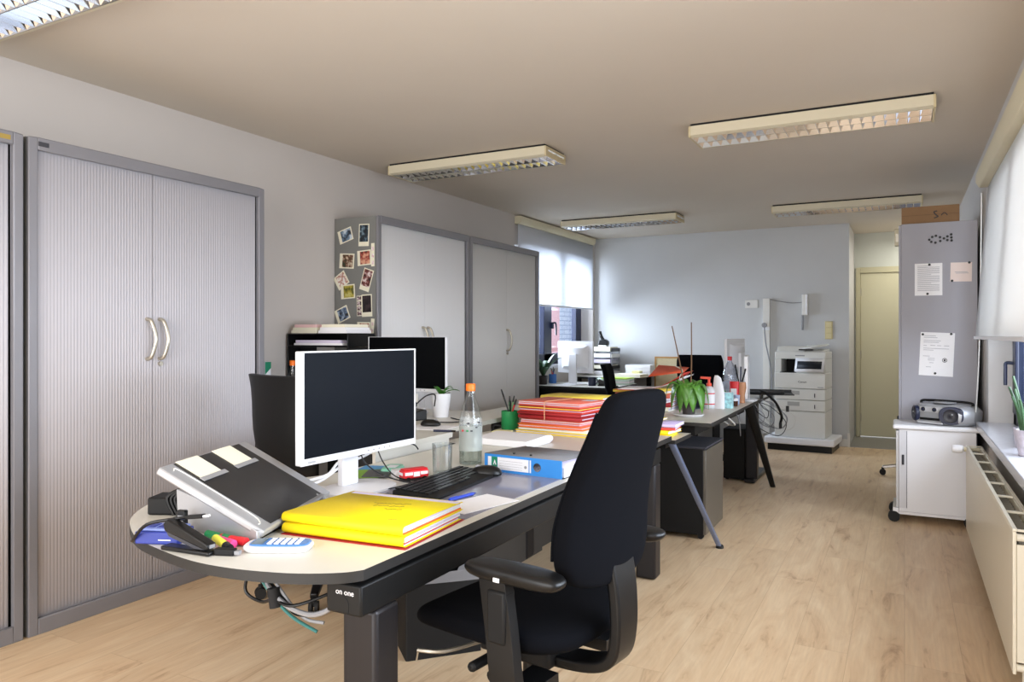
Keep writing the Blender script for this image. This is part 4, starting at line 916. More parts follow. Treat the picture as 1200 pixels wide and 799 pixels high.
# stack just behind with yellow top
z = ZD+.0004
for i, (lb, m_, h_) in enumerate((('white paper pile behind the banded red stack',None,.16),('bright yellow folder on top of the white pile behind the red stack',M_yellow2,.025))):
    if m_ is None:
        t = thing('paper_pile', lb, 'papers', (-1.74,4.235,ZK), -4)
        for k in range(9): B(-.15+rn.uniform(-.006,.006),-.125,.0005+.021*k,.225+rn.uniform(-.01,.012),.12,.0195+.021*k).build('paper_block', [M_paper,M_paperl,M_paper][k%3], t, smooth=False)
        z = ZK+.1905
    else: folder(lb, (-1.765,4.235,z), -4, .42,.25,h_, m_, [M_paper], seed=20)
# yellow and red stack at the end of the link table
z = ZK+.0005
for i, (lb, m_, h_, pm) in enumerate((('yellow folder, lowest of the pile on the link table',M_yellow,.018,[M_yellow2]),('yellow folder, second in the pile on the link table',M_yellow,.02,[M_paper]),('red folder in the pile on the link table',M_red,.016,[M_paperl,M_paper]),('lilac sheets folder in the pile on the link table',mat('lilac_card','#c9b7dc',.7),.02,[M_paper,M_paperl]),('yellow folder on top of the pile on the link table, slid to the back',M_yellow2,.012,[M_paper]))):
    folder(lb, (-1.34+(.01*i if i < 4 else -.09),4.24+.004*i+(.03 if i==4 else 0),z), [3,-5,6,2,-6][i], .32,.22,h_, m_, pm, seed=30+i); z += h_+.0012

# ------------------------------------------------------------------ raised desk items
t = tag(B(-.12,-.10,0,.12,.10,.0018).build('paper_sheet', M_paper, smooth=False), 'white sheet under the mouse on the raised desk', 'paper'); place(t, (-2.26,3.34,ZR+.0003), 10)
t = thing('desk_phone', 'black desk phone with handset and coiled cord on the raised desk', 'telephone', (-2.60,3.58,ZR), -25)
MB().prism_axis([(-.09,.0005),(.09,.0005),(.09,.06),(.06,.065),(-.09,.018)], -.09, .09, 'x').build('body', M_blk, t, bevel=.006)
for i in range(4):
    for j in range(3): B(.0+.024*j,-.05+.022*i,.036+.012*i,.018+.024*j,-.034+.022*i,.042+.012*i).build('key', M_grey, t)
MB().tube([(-.06,-.09,.05),(-.062,-.03,.07),(-.06,.04,.085),(-.06,.10,.08)], .016, seg=10).build('handset', M_blk, t)
MB().tube([(-.06,.10,.08),(-.04,.16,.13),(.03,.18,.14),(.09,.14,.08)], .004).build('cord', M_blk, t)
MB().box(-.02,.07,.066,.08,.088,.07).build('display', M_white, t)
t = thing('plant_pot', 'white pot with a small leafy plant on the raised desk', 'potted plant', (-2.50,3.80,ZR))
MB().lathe([(.045,.0005),(.062,.145),(.056,.145),(.052,.12),(.001,.12)], (0,0,0), 28).build('pot', M_white, t)
MB().lathe([(.001,.124),(.052,.122)], (0,0,0), 20, caps=False).build('soil', M_stem, t)
def leaf(mb, base, tip, wid, droop=.0, n=7, up=(0,0,1)):
    b_ = Vector(base); e = Vector(tip); d = e-b_; sd = d.cross(Vector(up)).normalized(); rows = []
    for i in range(n+1):
        k = i/n; p = b_+d*k+Vector((0,0,1))*(droop*4*k*(1-k)); ww = wid*math.sin(PI*min(1,k*.93+.05))**.8+.0008
        rows.append([p-sd*ww+Vector((0,0,ww*.25)), p, p+sd*ww+Vector((0,0,ww*.25))])
    mb.loft(rows, caps=False, closed=False)
l = MB()
for a, L, h_ in ((0,.09,.05),(40,.07,.06),(160,.06,.045),(250,.05,.06),(320,.085,.035),(15,.12,.035)): leaf(l, (0,0,.125), (math.cos(R(a))*L,math.sin(R(a))*L,.125+h_), .018, .02)
l.build('foliage', M_leaf, t, solid=.001)
MB().tube([(0,0,0),(.0,.01,.006),(.09,.0,.006),(.15,-.06,.006),(.05,-.13,.006),(-.08,-.12,.004)], .0035) 
t = thing('desk_calendar', 'white folded card calendar beneath the second monitor', 'calendar', (-2.70,3.72,ZR), 20); MB().prism_axis([(-.03,.0005),(.03,.0005),(.003,.14),(-.003,.14)],-.075,.075,'x').build('card', M_white2, t)
for k in range(5): MB().add([(-.06,-.0272+.0047*k,.02+.0225*k),(.06,-.0272+.0047*k,.02+.0225*k),(.06,-.0264+.0047*k,.024+.0225*k),(-.06,-.0264+.0047*k,.024+.0225*k)],[(0,1,2,3)]).build('printed_line', M_grey, t)
t = thing('mouse_cable', 'thin black cable looping beside the white pot', 'cable', (-2.36,3.62,ZR)); MB().tube([(-.05,.15,.004),(.02,.10,.004),(.10,.05,.004),(.09,-.05,.004),(-.01,-.10,.004),(.03,-.19,.004)], .0032).build('cord', M_blk, t)
# letter trays at the wall, green binder, juice bottle
lt2 = thing('letter_tray', 'wide black letter tray tower against the left wall with papers on top', 'letter tray', (-3.44,3.88,ZR))
for k in range(6):
    z = (.004,.10,.20,.30,.42,.505)[k]
    tr_ = MB(); tr_.box(-.265,-.14,z,.265,.14,z+.006); [tr_.box(*q_) for q_ in ((-.265,-.14,z+.0061,-.255,.14,z+(.0955,.0995,.0995,.1195,.0845,0)[k]),(.255,-.14,z+.0061,.265,.14,z+(.0955,.0995,.0995,.1195,.0845,0)[k]),(-.255,.13,z+.0061,.255,.14,z+.086),(-.255,-.14,z+.0061,.255,-.134,z+.012)) if k < 5]; tr_.build('tray', M_blk, lt2, bevel=.002)
for k, lb, z, yy, w_, m_ in ((0,'pink and cream paper pile on top of the letter trays, left',.5112,-.125,.22,[M_cream,M_cream,mat('pink_paper','#eec6c4',.8)]),(1,'white paper pile on top of the letter trays, right',.5112,.125,.24,[M_paper,M_paper,M_cream]),(2,'loose white sheets in the second letter tray from the top',.4262,.0,.42,[M_paper,M_paperl])):
    t = thing('paper_pile', lb, 'papers', (-3.44+yy,3.88,ZR+z+.0), -90)
    for j, mm in enumerate(m_): B(-.12,-w_/2+.01*j,.0005+.02*j,.130-.005*j,w_/2-.006*j*(k+1),.0195+.02*j).build('paper_block', mm, t, smooth=False)
t = thing('lever_arch_file', 'green and white binder standing against the left wall', 'binder', (-3.58,3.45,ZR), 0)
B(-.1,-.025,.0005,.0,.025,.33).build('cover', M_white, t, bevel=.002); MB().add([(.0012,-.0245,.25),(.0012,.0245,.29),(.0012,.0245,.329),(.0012,-.0245,.329)],[(0,1,2,3)]).build('green_label', mat('label_green','#17845f',.5), t)
t = thing('juice_bottle', 'small bottle with orange cap and red label on the raised desk', 'bottle', (-3.455,3.535,ZR))
MB().lathe([(.036,.0005),(.04,.01),(.04,.16),(.03,.22),(.014,.29),(.014,.31)], (0,0,0), 20, caps=False).build('bottle_body', M_pet, t); MB().lathe([(.0404,.10),(.0404,.165),(.0375,.185)], (0,0,0), 20, caps=False).build('red_label', M_redpl, t); MB().lathe([(.0375,.186),(.032,.215)], (0,0,0), 20, caps=False).build('white_label', M_white, t); MB().lathe([(.017,.305),(.018,.335),(.016,.338)], (0,0,0), 16).build('cap', M_orangecap, t)

# ------------------------------------------------------------------ middle desk items
t = thing('potted_orchid', 'drooping green orchid with two bare brown sticks on the middle desk', 'potted plant', (-1.27,4.92,Z2))
MB().lathe([(.085,.0005),(.10,.012),(.10,.016),(.02,.014)], (0,0,0), 28).build('saucer', M_white, t); MB().lathe([(.04,.015),(.05,.11),(.045,.11),(.04,.09),(.001,.09)], (0,0,0), 24).build('pot', mat('dark_pot','#3b3534',.4), t)
for a, e in ((-1,(-.105,-.03,.60)),(1,(.012,.02,.625))): MB().tube([(.01*a,0,.10),(.01*a+e[0]*.45,e[1]*.5,.36),e], .0045, seg=7, radii=(.0055,.0035)).build('stem', M_stem, t)
MB().tube([(-.02,.03,.12),(-.07,.03,.24),(-.05,.03,.30),(-.10,.04,.33)], .0035).build('air_root', mat('root_grey','#b9b7a8',.6), t)
l = MB()
for a, L, zz, wd in ((190,.15,-.05,.034),(215,.12,-.12,.038),(245,.09,-.13,.040),(275,.10,-.10,.036),(300,.10,-.125,.042),(330,.12,-.135,.040),(5,.13,-.11,.034),(60,.10,.0,.03),(140,.11,.0,.03),(262,.06,-.04,.030)):
    b_ = Vector((0,0,.13)); rows = []; n = 9; c, s = math.cos(R(a)), math.sin(R(a))
    for i in range(n+1):
        k = i/n; p = Vector((c*L*(1-(1-k)**1.6), s*L*(1-(1-k)**1.6), .13+.15*math.sin(k*PI*.62)*(1)+ (zz-.11)*k*k)); ww = 1.35*wd*math.sin(PI*min(1,.06+.94*k))**.75+.001; sd = Vector((-s,c,0)); rows.append([p-sd*ww+Vector((0,0,ww*.35)),p,p+sd*ww+Vector((0,0,ww*.35))])
    l.loft(rows, caps=False, closed=False)
l.build('leaves', mat('orchid_leaf','#5a8f38',.35,noise=.25,nscale=10), t, solid=.0015)
# heap of red folders
z = Z2+.0005
hp = [('white papers at the bottom of the red heap on the middle desk',M_cream,.03,0,(0,0)),('red folder low in the heap on the middle desk',M_red2,.03,5,(0,0)),('white folder in the heap on the middle desk',M_paper,.03,-4,(0,0)),('salmon folder below the top of the heap on the middle desk',M_salmon,.03,3,(0,0)),('yellow-edged folder near the top of the heap on the middle desk',M_yellow2,.02,-6,(0,0))]
for i, (lb, m_, h_, rz, tl) in enumerate(hp): folder(lb, (-1.66,5.28,z), rz, .40,.36,h_, m_, [M_paper,M_paperl], seed=50+i); z += h_+.0015
t = thing('card_folder', 'red folder bulging open on top of the heap on the middle desk', 'folder', (-1.60,5.22,z), 4)
s1 = [[(x, yy, .002+ (0 if x < -.05 else .13*((x+.05)/.30)**1.7)) for x in [-.25+.05*i for i in range(11)]] for yy in (-.17,.17)]
MB().loft(s1, caps=False, closed=False).build('cover', M_red, t, solid=.0016)
s2 = [[(x+.015, yy*.93, .007+ (0 if x < -.05 else .105*((x+.05)/.30)**1.6)) for x in [-.24+.048*i for i in range(11)]] for yy in (-.17,.17)]
q = MB(); q.loft([[(x,y,z_) for x,y,z_ in s2[0]],[(x,y,z_) for x,y,z_ in s2[1]]], caps=False, closed=False); q.build('papers', M_paper, t, solid=.005)
fl = MB(); fl.add([(.0,-.17,.10),(.0,.15,.17),(.22,.17,.155),(.245,-.165,.135)], [(0,1,2,3)]); fl.build('open_flap', mat('orange_red_card','#e25f38',.65), t, solid=.0015)
t = thing('cable_heap', 'tangle of white cables behind the orchid', 'cables', (-1.42,5.62,Z2)); rn = random.Random(9)
for k in range(6): MB().tube([(rn.uniform(-.07,.07),rn.uniform(-.06,.06),.02+rn.random()*.12) for _ in range(7)], .006).build('cable', M_white, t)
t = thing('metal_tray', 'pale letter tray with dark prop behind the orchid', 'tray', (-1.40,5.95,Z2)); B(-.14,-.12,.07,.14,.12,.085).build('tray_top', M_white2, t, bevel=.003)
for x in (-.13,.11): B(x,-.1,.001,x+.02,.1,.07).build('support', M_grey, t)
t = thing('tablet', 'dark tablet leaning behind the pump bottle', 'tablet', (-1.335,5.33,Z2), 60); t.rotation_euler = (R(-22),0,R(70)); B(-.10,-.006,.005,.10,.004,.14).build('body', M_navypl, t, bevel=.004); B(-.09,-.0068,.012,.09,-.0062,.133).build('screen', M_screen, t)
t = thing('pump_bottle', 'clear sanitiser bottle with orange pump and red label', 'bottle', (-1.275,5.52,Z2))
MB().lathe([(.04,.0005),(.046,.008),(.046,.125),(.036,.15),(.016,.165)], (0,0,0), 24).build('bottle_body', mat('milky_plastic','#d9dcdf',.3), t); MB().lathe([(.0466,.03),(.0466,.115)], (0,0,0), 24, caps=False).build('red_label', M_redpl, t); MB().lathe([(.0470,.038),(.0470,.107)], (0,0,0), 24, caps=False).build('white_label', M_white, t)
q = MB(); q.cyl((0,0,.165),(0,0,.185),.019); q.cyl((0,0,.185),(0,0,.215),.009); q.bar((.012,0,.222),(-.06,-.01,.226),.022,.016); q.build('pump', mat('pump_orange','#f2553a',.4), t)
t = thing('squeeze_bottle', 'white cone-shaped squeeze bottle beside the pump bottle', 'bottle', (-1.205,5.53,Z2))
q = MB(); q.loft([sring((0,0,.0005),.042,.026,2.4,24), sring((0,0,.10),.042,.026,2.4,24), sring((-.005,0,.17),.036,.022,2.4,24), sring((-.010,0,.225),.025,.014,2.4,24), sring((-.018,0,.243),.012,.008,2.4,24)]); q.build('bottle_body', M_white, t)
t = thing('tissue_box', 'pale blue patterned box beside the white squeeze bottle', 'box', (-1.155,5.60,Z2), 0)
B(-.035,-.03,.0005,.035,.03,.115).build('box_body', mat('pale_blue_pattern','#a9dbe6',.5,noise=.35,nscale=40), t, bevel=.002); B(-.03,-.026,.1152,.03,.026,.117).build('lid', M_white, t)
t = thing('glass_jar', 'dark brown jar with white lid on the middle desk', 'jar', (-1.145,5.78,Z2)); MB().lathe([(.026,.0005),(.028,.004),(.028,.04)], (0,0,0), 20).build('jar_body', mat('brown_glass','#4d2c1e',.15), t); MB().lathe([(.029,.0402),(.029,.058),(.027,.06)], (0,0,0), 20).build('lid', M_white, t)
t = thing('small_glass', 'small glass beside the brown jar', 'glass', (-1.15,5.91,Z2)); MB().lathe([(.018,.0005),(.024,.075),(.022,.075),(.017,.005),(.001,.005)], (0,0,0), 18).build('tumbler', mat('blue_glass','#b3c2e0',.1), t)
t = thing('toothpaste_cup', 'tall red and white tube standing behind the jar', 'tube', (-1.185,5.99,Z2)); q = MB(); q.loft([sring((0,0,.0005),.03,.03,2.2,20), sring((0,0,.02),.032,.03,2.2,20), sring((0,0,.175),.038,.008,2.2,20)]); q.build('tube_body', M_redpl, t); B(-.022,-.030,.03,.022,-.026,.12).build('white_print', M_white, t)
t = thing('water_bottle', 'large clear plastic water bottle with red cap', 'bottle', (-1.262,6.19,Z2))
MB().lathe([(.05,.0005),(.056,.012),(.056,.06),(.053,.066),(.056,.072),(.056,.21),(.05,.25),(.03,.30),(.016,.325),(.016,.335)], (0,0,0), 24).build('bottle_body', M_pet, t); MB().lathe([(.018,.333),(.019,.362),(.017,.365)], (0,0,0), 16).build('cap', M_redpl, t); MB().lathe([(.0565,.10),(.0565,.16)], (0,0,0), 24, caps=False).build('label', film_mat('blue_film','#cfd9ef',.5,.3), t)
t = thing('wooden_hand', 'wooden hand-shaped pen holder in front of the edge-on monitor', 'pen holder', (-1.155,6.08,Z2))
q = MB(); q.loft([sring((0,0,.0005),.035,.03,2.5,18), sring((0,0,.06),.032,.026,2.5,18), sring((0,0,.12),.045,.03,2.5,18), sring((0,0,.165),.04,.026,2.5,18)]); q.build('holder', mat('terracotta_wood','#c08a62',.5), t)
for k, (dx,m_,lb) in enumerate(((-.025,M_blk,'black pen in the wooden holder'),(.0,M_navypl,'blue pen in the wooden holder'),(.02,M_blk2,'dark pen leaning right in the wooden holder'))):
    p = thing('pen', lb, 'pen', (-1.155+dx*.6,6.08,Z2+.168)); MB().cyl((0,0,0),(dx,.01,.11-.015*k),.006,seg=8).build('barrel', m_, p); MB().cyl((dx,.01,.11-.015*k),(dx*1.2,.012,.135-.015*k),.0068,seg=8).build('cap', m_, p)
t = tag(B(-.10,-.14,0,.10,.14,.002).build('paper_sheet', M_paper, smooth=False), 'white sheet under the edge-on monitor', 'paper'); place(t, (-1.21,6.05,Z2+.0003), 0) if False else place(t, (-1.20,6.02,Z2+.0003), 4)
t.scale = (.2,.2,.3)
bpy.data.objects.remove(t)
t = thing('cups_and_clips', 'small green tub in front of the water bottle', 'tub', (-1.30,6.10,Z2)); MB().lathe([(.035,.0005),(.04,.07),(.036,.07),(.033,.01),(.001,.01)], (0,0,0), 18).build('tub', M_white, t); MB().sphere((0,0,.07),(.036,.036,.025)).build('green_filling', mat('moss','#3f9a46',.7), t)
# black tray with cables over the far desk edge
t = thing('document_tray', 'flat black tray overhanging the far desk beside the copier', 'tray', (-1.08,7.02,.724), 12)
q = MB(); q.box(-.22,-.16,.045,.20,.16,.052); q.box(-.22,-.16,.0525,-.21,.16,.075); q.box(-.22,.15,.0525,.20,.16,.075); q.box(-.22,-.16,.0005,-.2,.16,.0445); q.box(-.08,-.16,.0005,-.06,.16,.0445); q.build('tray', M_blk, t, bevel=.002)
B(-.18,-.12,.053,.12,.12,.066).build('black_folder', M_blk2, t, bevel=.002)
cbs = thing('cable_tangle', 'loose grey and black cables hanging off the far desk in front of the copier', 'cables', (-1.06,6.60,.74)); rn = random.Random(4)
for k in range(7):
    x, y = rn.uniform(-.10,.02), rn.uniform(-.15,.2); dz = rn.uniform(.12,.30); ex = rn.uniform(.05,.26)
    MB().tube([(x,y,.0),(x+ex*.5,y+.02,-.05+rn.uniform(-.02,.03)),(x+ex,y+.05,-dz*.6),(x+ex*.7,y+.1,-dz),(x-.03,y+.16,-dz*.75),(x-.10,y+.2,-.05)], .0032, seg=6).build('cable', [M_grey,M_grey,M_blk,M_white2][k%4], cbs)
MB().tube([(-.02,-.05,.09),(.02,.0,.06),(.09,.05,-.02),(.13,.09,-.13),(.12,.1,-.19)], .011).build('thick_cable', M_blk, cbs)
for x,y,z_ in ((.12,.1,-.2),(.17,.15,-.06)): MB().box(x-.012,y-.01,z_-.04,x+.012,y+.01,z_+.01).build('plug', M_blk, cbs, bevel=.003)
t = thing('cable_loop', 'thin white cable loop hanging below the middle desk edge', 'cables', (-1.16,5.75,.735)); MB().tube([(-.06,-.1,0),(.0,-.08,-.06),(.03,-.02,-.11),(-.03,.06,-.12),(-.09,.05,-.07),(-.10,.08,0)], .006).build('cable', M_white2, t); MB().tube([(-.02,.2,0),(.01,.25,-.12),(.0,.35,-.24),(-.02,.42,-.14),(-.04,.5,0)], .004).build('cable', M_grey, t)

# ------------------------------------------------------------------ window desk items
pencup('blue pen cup on the window desk', (-3.62,7.86,.74), mat('cup_blue','#3c6fb8',.4), pens=((-.03,.0,.17,M_redpl,'red pen in the blue cup on the window desk'),(.0,.02,.18,M_white,'white pen in the blue cup on the window desk'),(.03,.0,.16,M_bluebox,'blue pen in the blue cup on the window desk'),(.015,-.02,.15,M_redpl,'short red pen in the blue cup on the window desk')))
t = thing('potted_plant', 'green leafy plant on the window desk by the cabinet edge', 'potted plant', (-3.62,7.60,.74)); MB().lathe([(.045,.0005),(.06,.10),(.055,.10),(.05,.08),(.001,.08)], (0,0,0), 20).build('pot', mat('dark_pot','#3b3534',.4), t); l = MB()
for a, L, h_ in ((0,.24,.22),(40,.15,.26),(90,.12,.18),(150,.14,.2),(200,.13,.12),(260,.16,.17),(310,.2,.10),(-20,.13,.16)): leaf(l, (0,0,.085), (math.cos(R(a))*L,math.sin(R(a))*L,.085+h_), .04, .05)
l.build('foliage', M_leafd, t, solid=.001)
t = thing('mug', 'dark blue mug on the window desk', 'mug', (-3.05,7.66,.74), -10); MB().lathe([(.038,.0005),(.042,.006),(.042,.095),(.038,.095),(.036,.01),(.001,.01)], (0,0,0), 24).build('cup', M_navypl, t); MB().tube([(.04,0,.08),(.065,0,.075),(.068,0,.04),(.04,0,.022)], .006).build('handle', M_navypl, t)
t = thing('stapler', 'black desk gadget right of the dark mug', 'stapler', (-2.93,7.70,.74), 10); B(-.06,-.03,.0005,.06,.03,.012).build('base', M_blk, t, bevel=.003); MB().prism_axis([(-.05,.013),(.05,.013),(.04,.035),(-.05,.075),(-.06,.05)],-.02,.02,'y').build('arm', M_blk, t, bevel=.003)
for x,y,z0,rz,w_,d_,h_,m_,lb in ((-2.94,8.04,.74,8,.42,.30,.06,mat('pale_green_paper','#cfe3d8',.7),'pale green paper pile on the window desk behind the mug'),(-2.90,8.08,.802,-4,.30,.26,.012,mat('lime_card','#b9d64a',.6),'lime green folder on the pale green pile'),(-3.35,7.55,.74,3,.22,.16,.008,M_paper,'white sheets in front of the monitor on the window desk'),
      (-3.0,9.2,.78,2,.32,.24,.14,M_paper,'tall white paper stack on the side desk below the wall'),(-3.0,8.82,.78,-6,.36,.24,.04,M_cream,'low cream paper pile at the front of the side desk'),(-2.97,8.98,.82,0,.10,.12,.03,mat('pale_yellow_paper','#e9e2a8',.8),'pale yellow pad at the right end of the side desk')):
    t = thing('paper_pile', lb, 'papers', (x,y,z0), rz); n = max(1,int(h_/.02)); rn = random.Random(int(x*100))
    for k in range(n): B(-w_/2+rn.uniform(-.006,.006),-d_/2+rn.uniform(-.006,.006),.0005+h_*k/n,w_/2,d_/2,h_*(k+1)/n-.0006).build('paper_block', m_ if k%2==0 else [M_paper,m_][n<3], t, smooth=False)
lt3 = thing('letter_tray', 'stack of paper-filled letter trays in the far left corner', 'letter tray', (-3.50,9.20,.78))
for k in range(5):
    z = .004+.075*k; q = MB(); q.box(-.17,-.16,z,.17,.16,z+.006); q.box(-.17,-.16,z+.006,-.164,.16,z+.045); q.box(.164,-.16,z+.006,.17,.16,z+.045); q.box(-.164,.154,z+.006,.164,.16,z+.045); q.build('tray', [M_white2,M_blk,M_grey][k%3], lt3, bevel=.002)
    p_ = thing('paper_pile', ['paper pile in the lowest corner tray','paper pile in the second corner tray from below','paper pile in the middle corner tray','paper pile in the corner tray below the top','paper pile filling the top corner tray'][k], 'papers', (-3.50,9.19,.78+z+.0065)); B(-.15,-.15,.0,.15,.14,.045 if k < 4 else .055).build('paper_block', [M_paper,M_cream,M_paperl][k%3], p_, smooth=False)
q = MB()
for y in (-.15,.13):
    for x in (-.168,.162): q.box(x,y,.0,x+.006,y+.02,.33)
q.build('posts', M_grey, lt3)
t = thing('hole_punch', 'black hole punch with raised lever on top of the corner trays', 'hole punch', (-3.49,9.16,1.146), 0)
B(-.05,-.05,.0005,.06,.05,.02).build('base', M_white2, t, bevel=.004); MB().prism_axis([(-.06,.021),(.07,.021),(.075,.07),(.03,.10),(-.05,.09)],-.04,.04,'y').build('body', M_blk, t, bevel=.01); MB().tube([(.0,.0,.09),(-.03,.0,.14),(-.05,.0,.20)], .022, seg=10).build('lever', M_blk, t)
t = thing('pin_board', 'cork board with wooden frame leaning on the back wall', 'pin board', (-2.53,9.41,.40)); t.rotation_euler = (R(-3),0,0)
B(-.33,-.01,.02,.33,.004,.60).build('cork', M_cork, t); q = MB(); q.box(-.35,-.016,0,.35,.008,.0195); q.box(-.35,-.016,.6005,.35,.008,.62); q.box(-.35,-.016,.0195,-.3305,.008,.6005); q.box(.3305,-.016,.0195,.35,.008,.6005); q.build('frame', M_wood, t)
t = thing('low_shelf', 'dark low shelf carrying the cork board under the back wall', 'shelf', (-2.45,9.25,0)); B(-.25,-.17,.37,.42,.18,.398).build('shelf_top', M_blk2, t); 
for x in (-.24,.39): B(x,-.16,.0,x+.02,.17,.37).build('side_panel', M_blk2, t)

# ------------------------------------------------------------------ back wall fittings
def onwall(name, label, cat, x, z): return thing(name, label, cat, (x,YB,z))
t = onwall('wall_socket', 'white double wall socket left of the cable duct', 'socket', -1.665, 1.682); B(-.075,-.012,-.05,.075,-.0005,.05).build('plate', M_white2, t, bevel=.003); MB().cyl((-.035,-.014,0),(-.035,-.0125,0),.022).build('outlet', M_grey, t)
t = onwall('cable_duct', 'vertical white cable duct on the back wall behind the copier', 'cable duct', -1.485, 0); B(-.04,-.045,.10,.04,-.0005,1.745).build('duct', M_white2, t, bevel=.003); B(-.041,-.0475,1.36,.041,-.0455,1.40).build('joint', M_white, t); MB().cyl((-.02,-.075,1.42),(-.02,-.046,1.42),.03).build('plug', M_grey, t); MB().tube([(-.02,-.07,1.41),(.0,-.08,1.2),(.05,-.085,.95),(.07,-.08,.75),(.06,-.08,.3)], .007).build('cable', M_grey, t)
t = onwall('intercom_handset', 'white intercom handset on the back wall above the copier', 'intercom', -1.045, 1.66); B(-.035,-.05,-.125,.035,-.0005,.125).build('body', M_white2, t, bevel=.01); B(.012,-.065,-.12,.032,-.0505,.12).build('receiver', M_white, t, bevel=.006); MB().tube([(-.03,-.02,-.12),(-.028,-.022,-.22),(-.032,-.02,-.30)], .012).build('cord', M_grey, t)
MB().tube([(-.03,-.02,.03),(-.15,-.012,.025),(-.28,-.012,.045),(-.42,-.012,.075)], .0045).build('cable', M_grey, t)
t = onwall('light_switch', 'beige triple light switch near the hallway corner', 'switch', -.787, 1.356); B(-.042,-.012,-.105,.042,-.0005,.105).build('plate', mat('beige_switch','#cbbd8c',.5), t, bevel=.004)
for k in range(3): B(-.03,-.016,-.095+.066*k,.03,-.0125,-.04+.066*k).build('rocker', mat('beige_rocker','#d6c998',.45), t, bevel=.002)

# copier
cpz = thing('copier', 'white office copier on a wide white base against the back wall', 'copier', (-1.04,8.86,0), -4)
B(-.34,-.03,.0,.34,.50,.075).build('black_plinth', M_blk, cpz); q = MB(); q.box(-.37,-.06,.0755,.37,.52,.15); q.build('base_platform', M_white, cpz, bevel=.012)
B(-.27,.0,.1505,.27,.46,.445).build('lower_cabinet', M_printer, cpz, bevel=.006); 
for z in (.45,.575):
    c = B(-.27,-.004,z,.27,.46,z+.12).build('paper_drawer', M_printer, cpz, bevel=.005); B(-.13,-.0062,z+.055,-.0,-.0042,z+.10).build('handle', M_printer2, c); B(.155,-.0062,z+.03,.165,-.0042,z+.075).build('gauge', M_ink, c)
B(-.27,.0,.70,.27,.46,.875).build('main_body', M_printer, cpz, bevel=.006)
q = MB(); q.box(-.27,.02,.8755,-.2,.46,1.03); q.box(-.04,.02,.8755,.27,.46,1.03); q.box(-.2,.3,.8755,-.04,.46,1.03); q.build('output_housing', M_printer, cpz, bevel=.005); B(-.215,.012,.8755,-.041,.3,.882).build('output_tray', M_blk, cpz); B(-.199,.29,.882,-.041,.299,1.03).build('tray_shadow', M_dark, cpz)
B(-.27,.02,1.0305,.27,.46,1.11).build('scanner', M_printer, cpz, bevel=.008); q = MB(); q.prism_axis([(.05,1.1105),(.44,1.1105),(.44,1.17),(.12,1.17)],-.26,.05,'x'); q.prism_axis([(.06,1.1105),(.42,1.1105),(.42,1.14),(.1,1.13)],.05,.25,'x'); q.build('document_feeder', M_printer, cpz, bevel=.006)
MB().add([(.02,.06,1.145),(.26,.1,1.18),(.25,.36,1.19),(.02,.36,1.172)],[(0,1,2,3)]).build('feeder_tray', M_printer, cpz, solid=.014); B(-.02,.05,1.128,.13,.09,1.142).build('feeder_slot', M_blk, cpz)
cp_ = MB(); cp_.add([(-.04,-.07,.895),(.26,-.07,.895),(.26,.012,1.035),(-.04,.012,1.035)],[(0,1,2,3)]); o = cp_.build('control_panel', M_white, cpz, solid=.03); MB().add([(-.018,-.076,.925),(.24,-.076,.925),(.24,-.0065,1.028),(-.018,-.0065,1.028)],[(0,1,2,3)]).build('touch_screen', mat('dim_screen','#24282f',.5,spec=.2), o, solid=.002)
text_mesh('logo', 'Canon', .034, M_ink, cpz, (.03,-.0012,.775), (R(90),0,0)); B(-.05,.0185,1.062,.05,.0195,1.074).build('model_mark', M_grey, cpz); B(.19,-.0015,.715,.25,-.0003,.722).build('model_mark', M_grey, cpz)

# ------------------------------------------------------------------ right side
gc = thing('tall_cabinet', 'tall grey cabinet with notices and magnets on its side', 'cabinet', (.22,6.2,0))
B(-.242,0,.0,.238,1.2,2.118).build('carcass', M_graycab, gc, bevel=.003); B(-.258,.004,.02,-.2425,.6,2.11).build('door', M_graycab, gc, bevel=.002); B(-.258,.604,.02,-.2425,1.196,2.11).build('door', M_graycab, gc, bevel=.002)
t = thing('cardboard_box', 'brown cardboard box on top of the tall grey cabinet', 'box', (.165,6.23,2.119)); B(-.185,.0,.0,.185,.32,.125).build('box_body', M_card, t, bevel=.002); B(-.183,-.0012,.06,.183,-.0004,.063).build('flap_seam', M_stem, t)
q = MB(); q.tube([(.045,-.0015,.085),(.025,-.0015,.08),(.035,-.0015,.06),(.05,-.0015,.045),(.025,-.0015,.035)], .004, seg=5); q.tube([(.07,-.0015,.05),(.09,-.0015,.07),(.11,-.0015,.05)], .003, seg=5); q.build('printed_mark', M_ink, t)
GX = lambda u: (u)   # all notices lie on the cabinet side plane y = 6.2
def notice(label, x0, z0, x1, z1, rot, lines, m=M_paper, stamp=False):
    t = thing('notice', label, 'notice', ((x0+x1)/2, 6.2004, (z0+z1)/2)); t.rotation_euler = (0,R(rot),0); w_, h_ = x1-x0, z1-z0
    B(-w_/2,-.001,-h_/2,w_/2,0,h_/2).build('sheet', m, t, smooth=False)
    q = MB(); rn = random.Random(int(x0*1000))
    for a, b_, z in lines: q.box(w_*(a-.5),-.0015,h_*(.5-z)-.0015,w_*(b_-.5),-.0011,h_*(.5-z)+.0015)
    if lines: q.build('printed_text', mat('soft_ink','#9a9aa2',.8), t, smooth=False)
    if stamp:
        MB().lathe([(.012,0),(.016,0)], M=Matrix.Translation((w_*.24,-.0014,-h_*.13)) @ Matrix.Rotation(R(90),4,'X'), caps=False).build('round_stamp', M_ink, t); B(w_*.24-.006,-.0016,-h_*.13-.008,w_*.24+.006,-.0012,-h_*.13+.008).build('stamp_mark', M_ink, t)
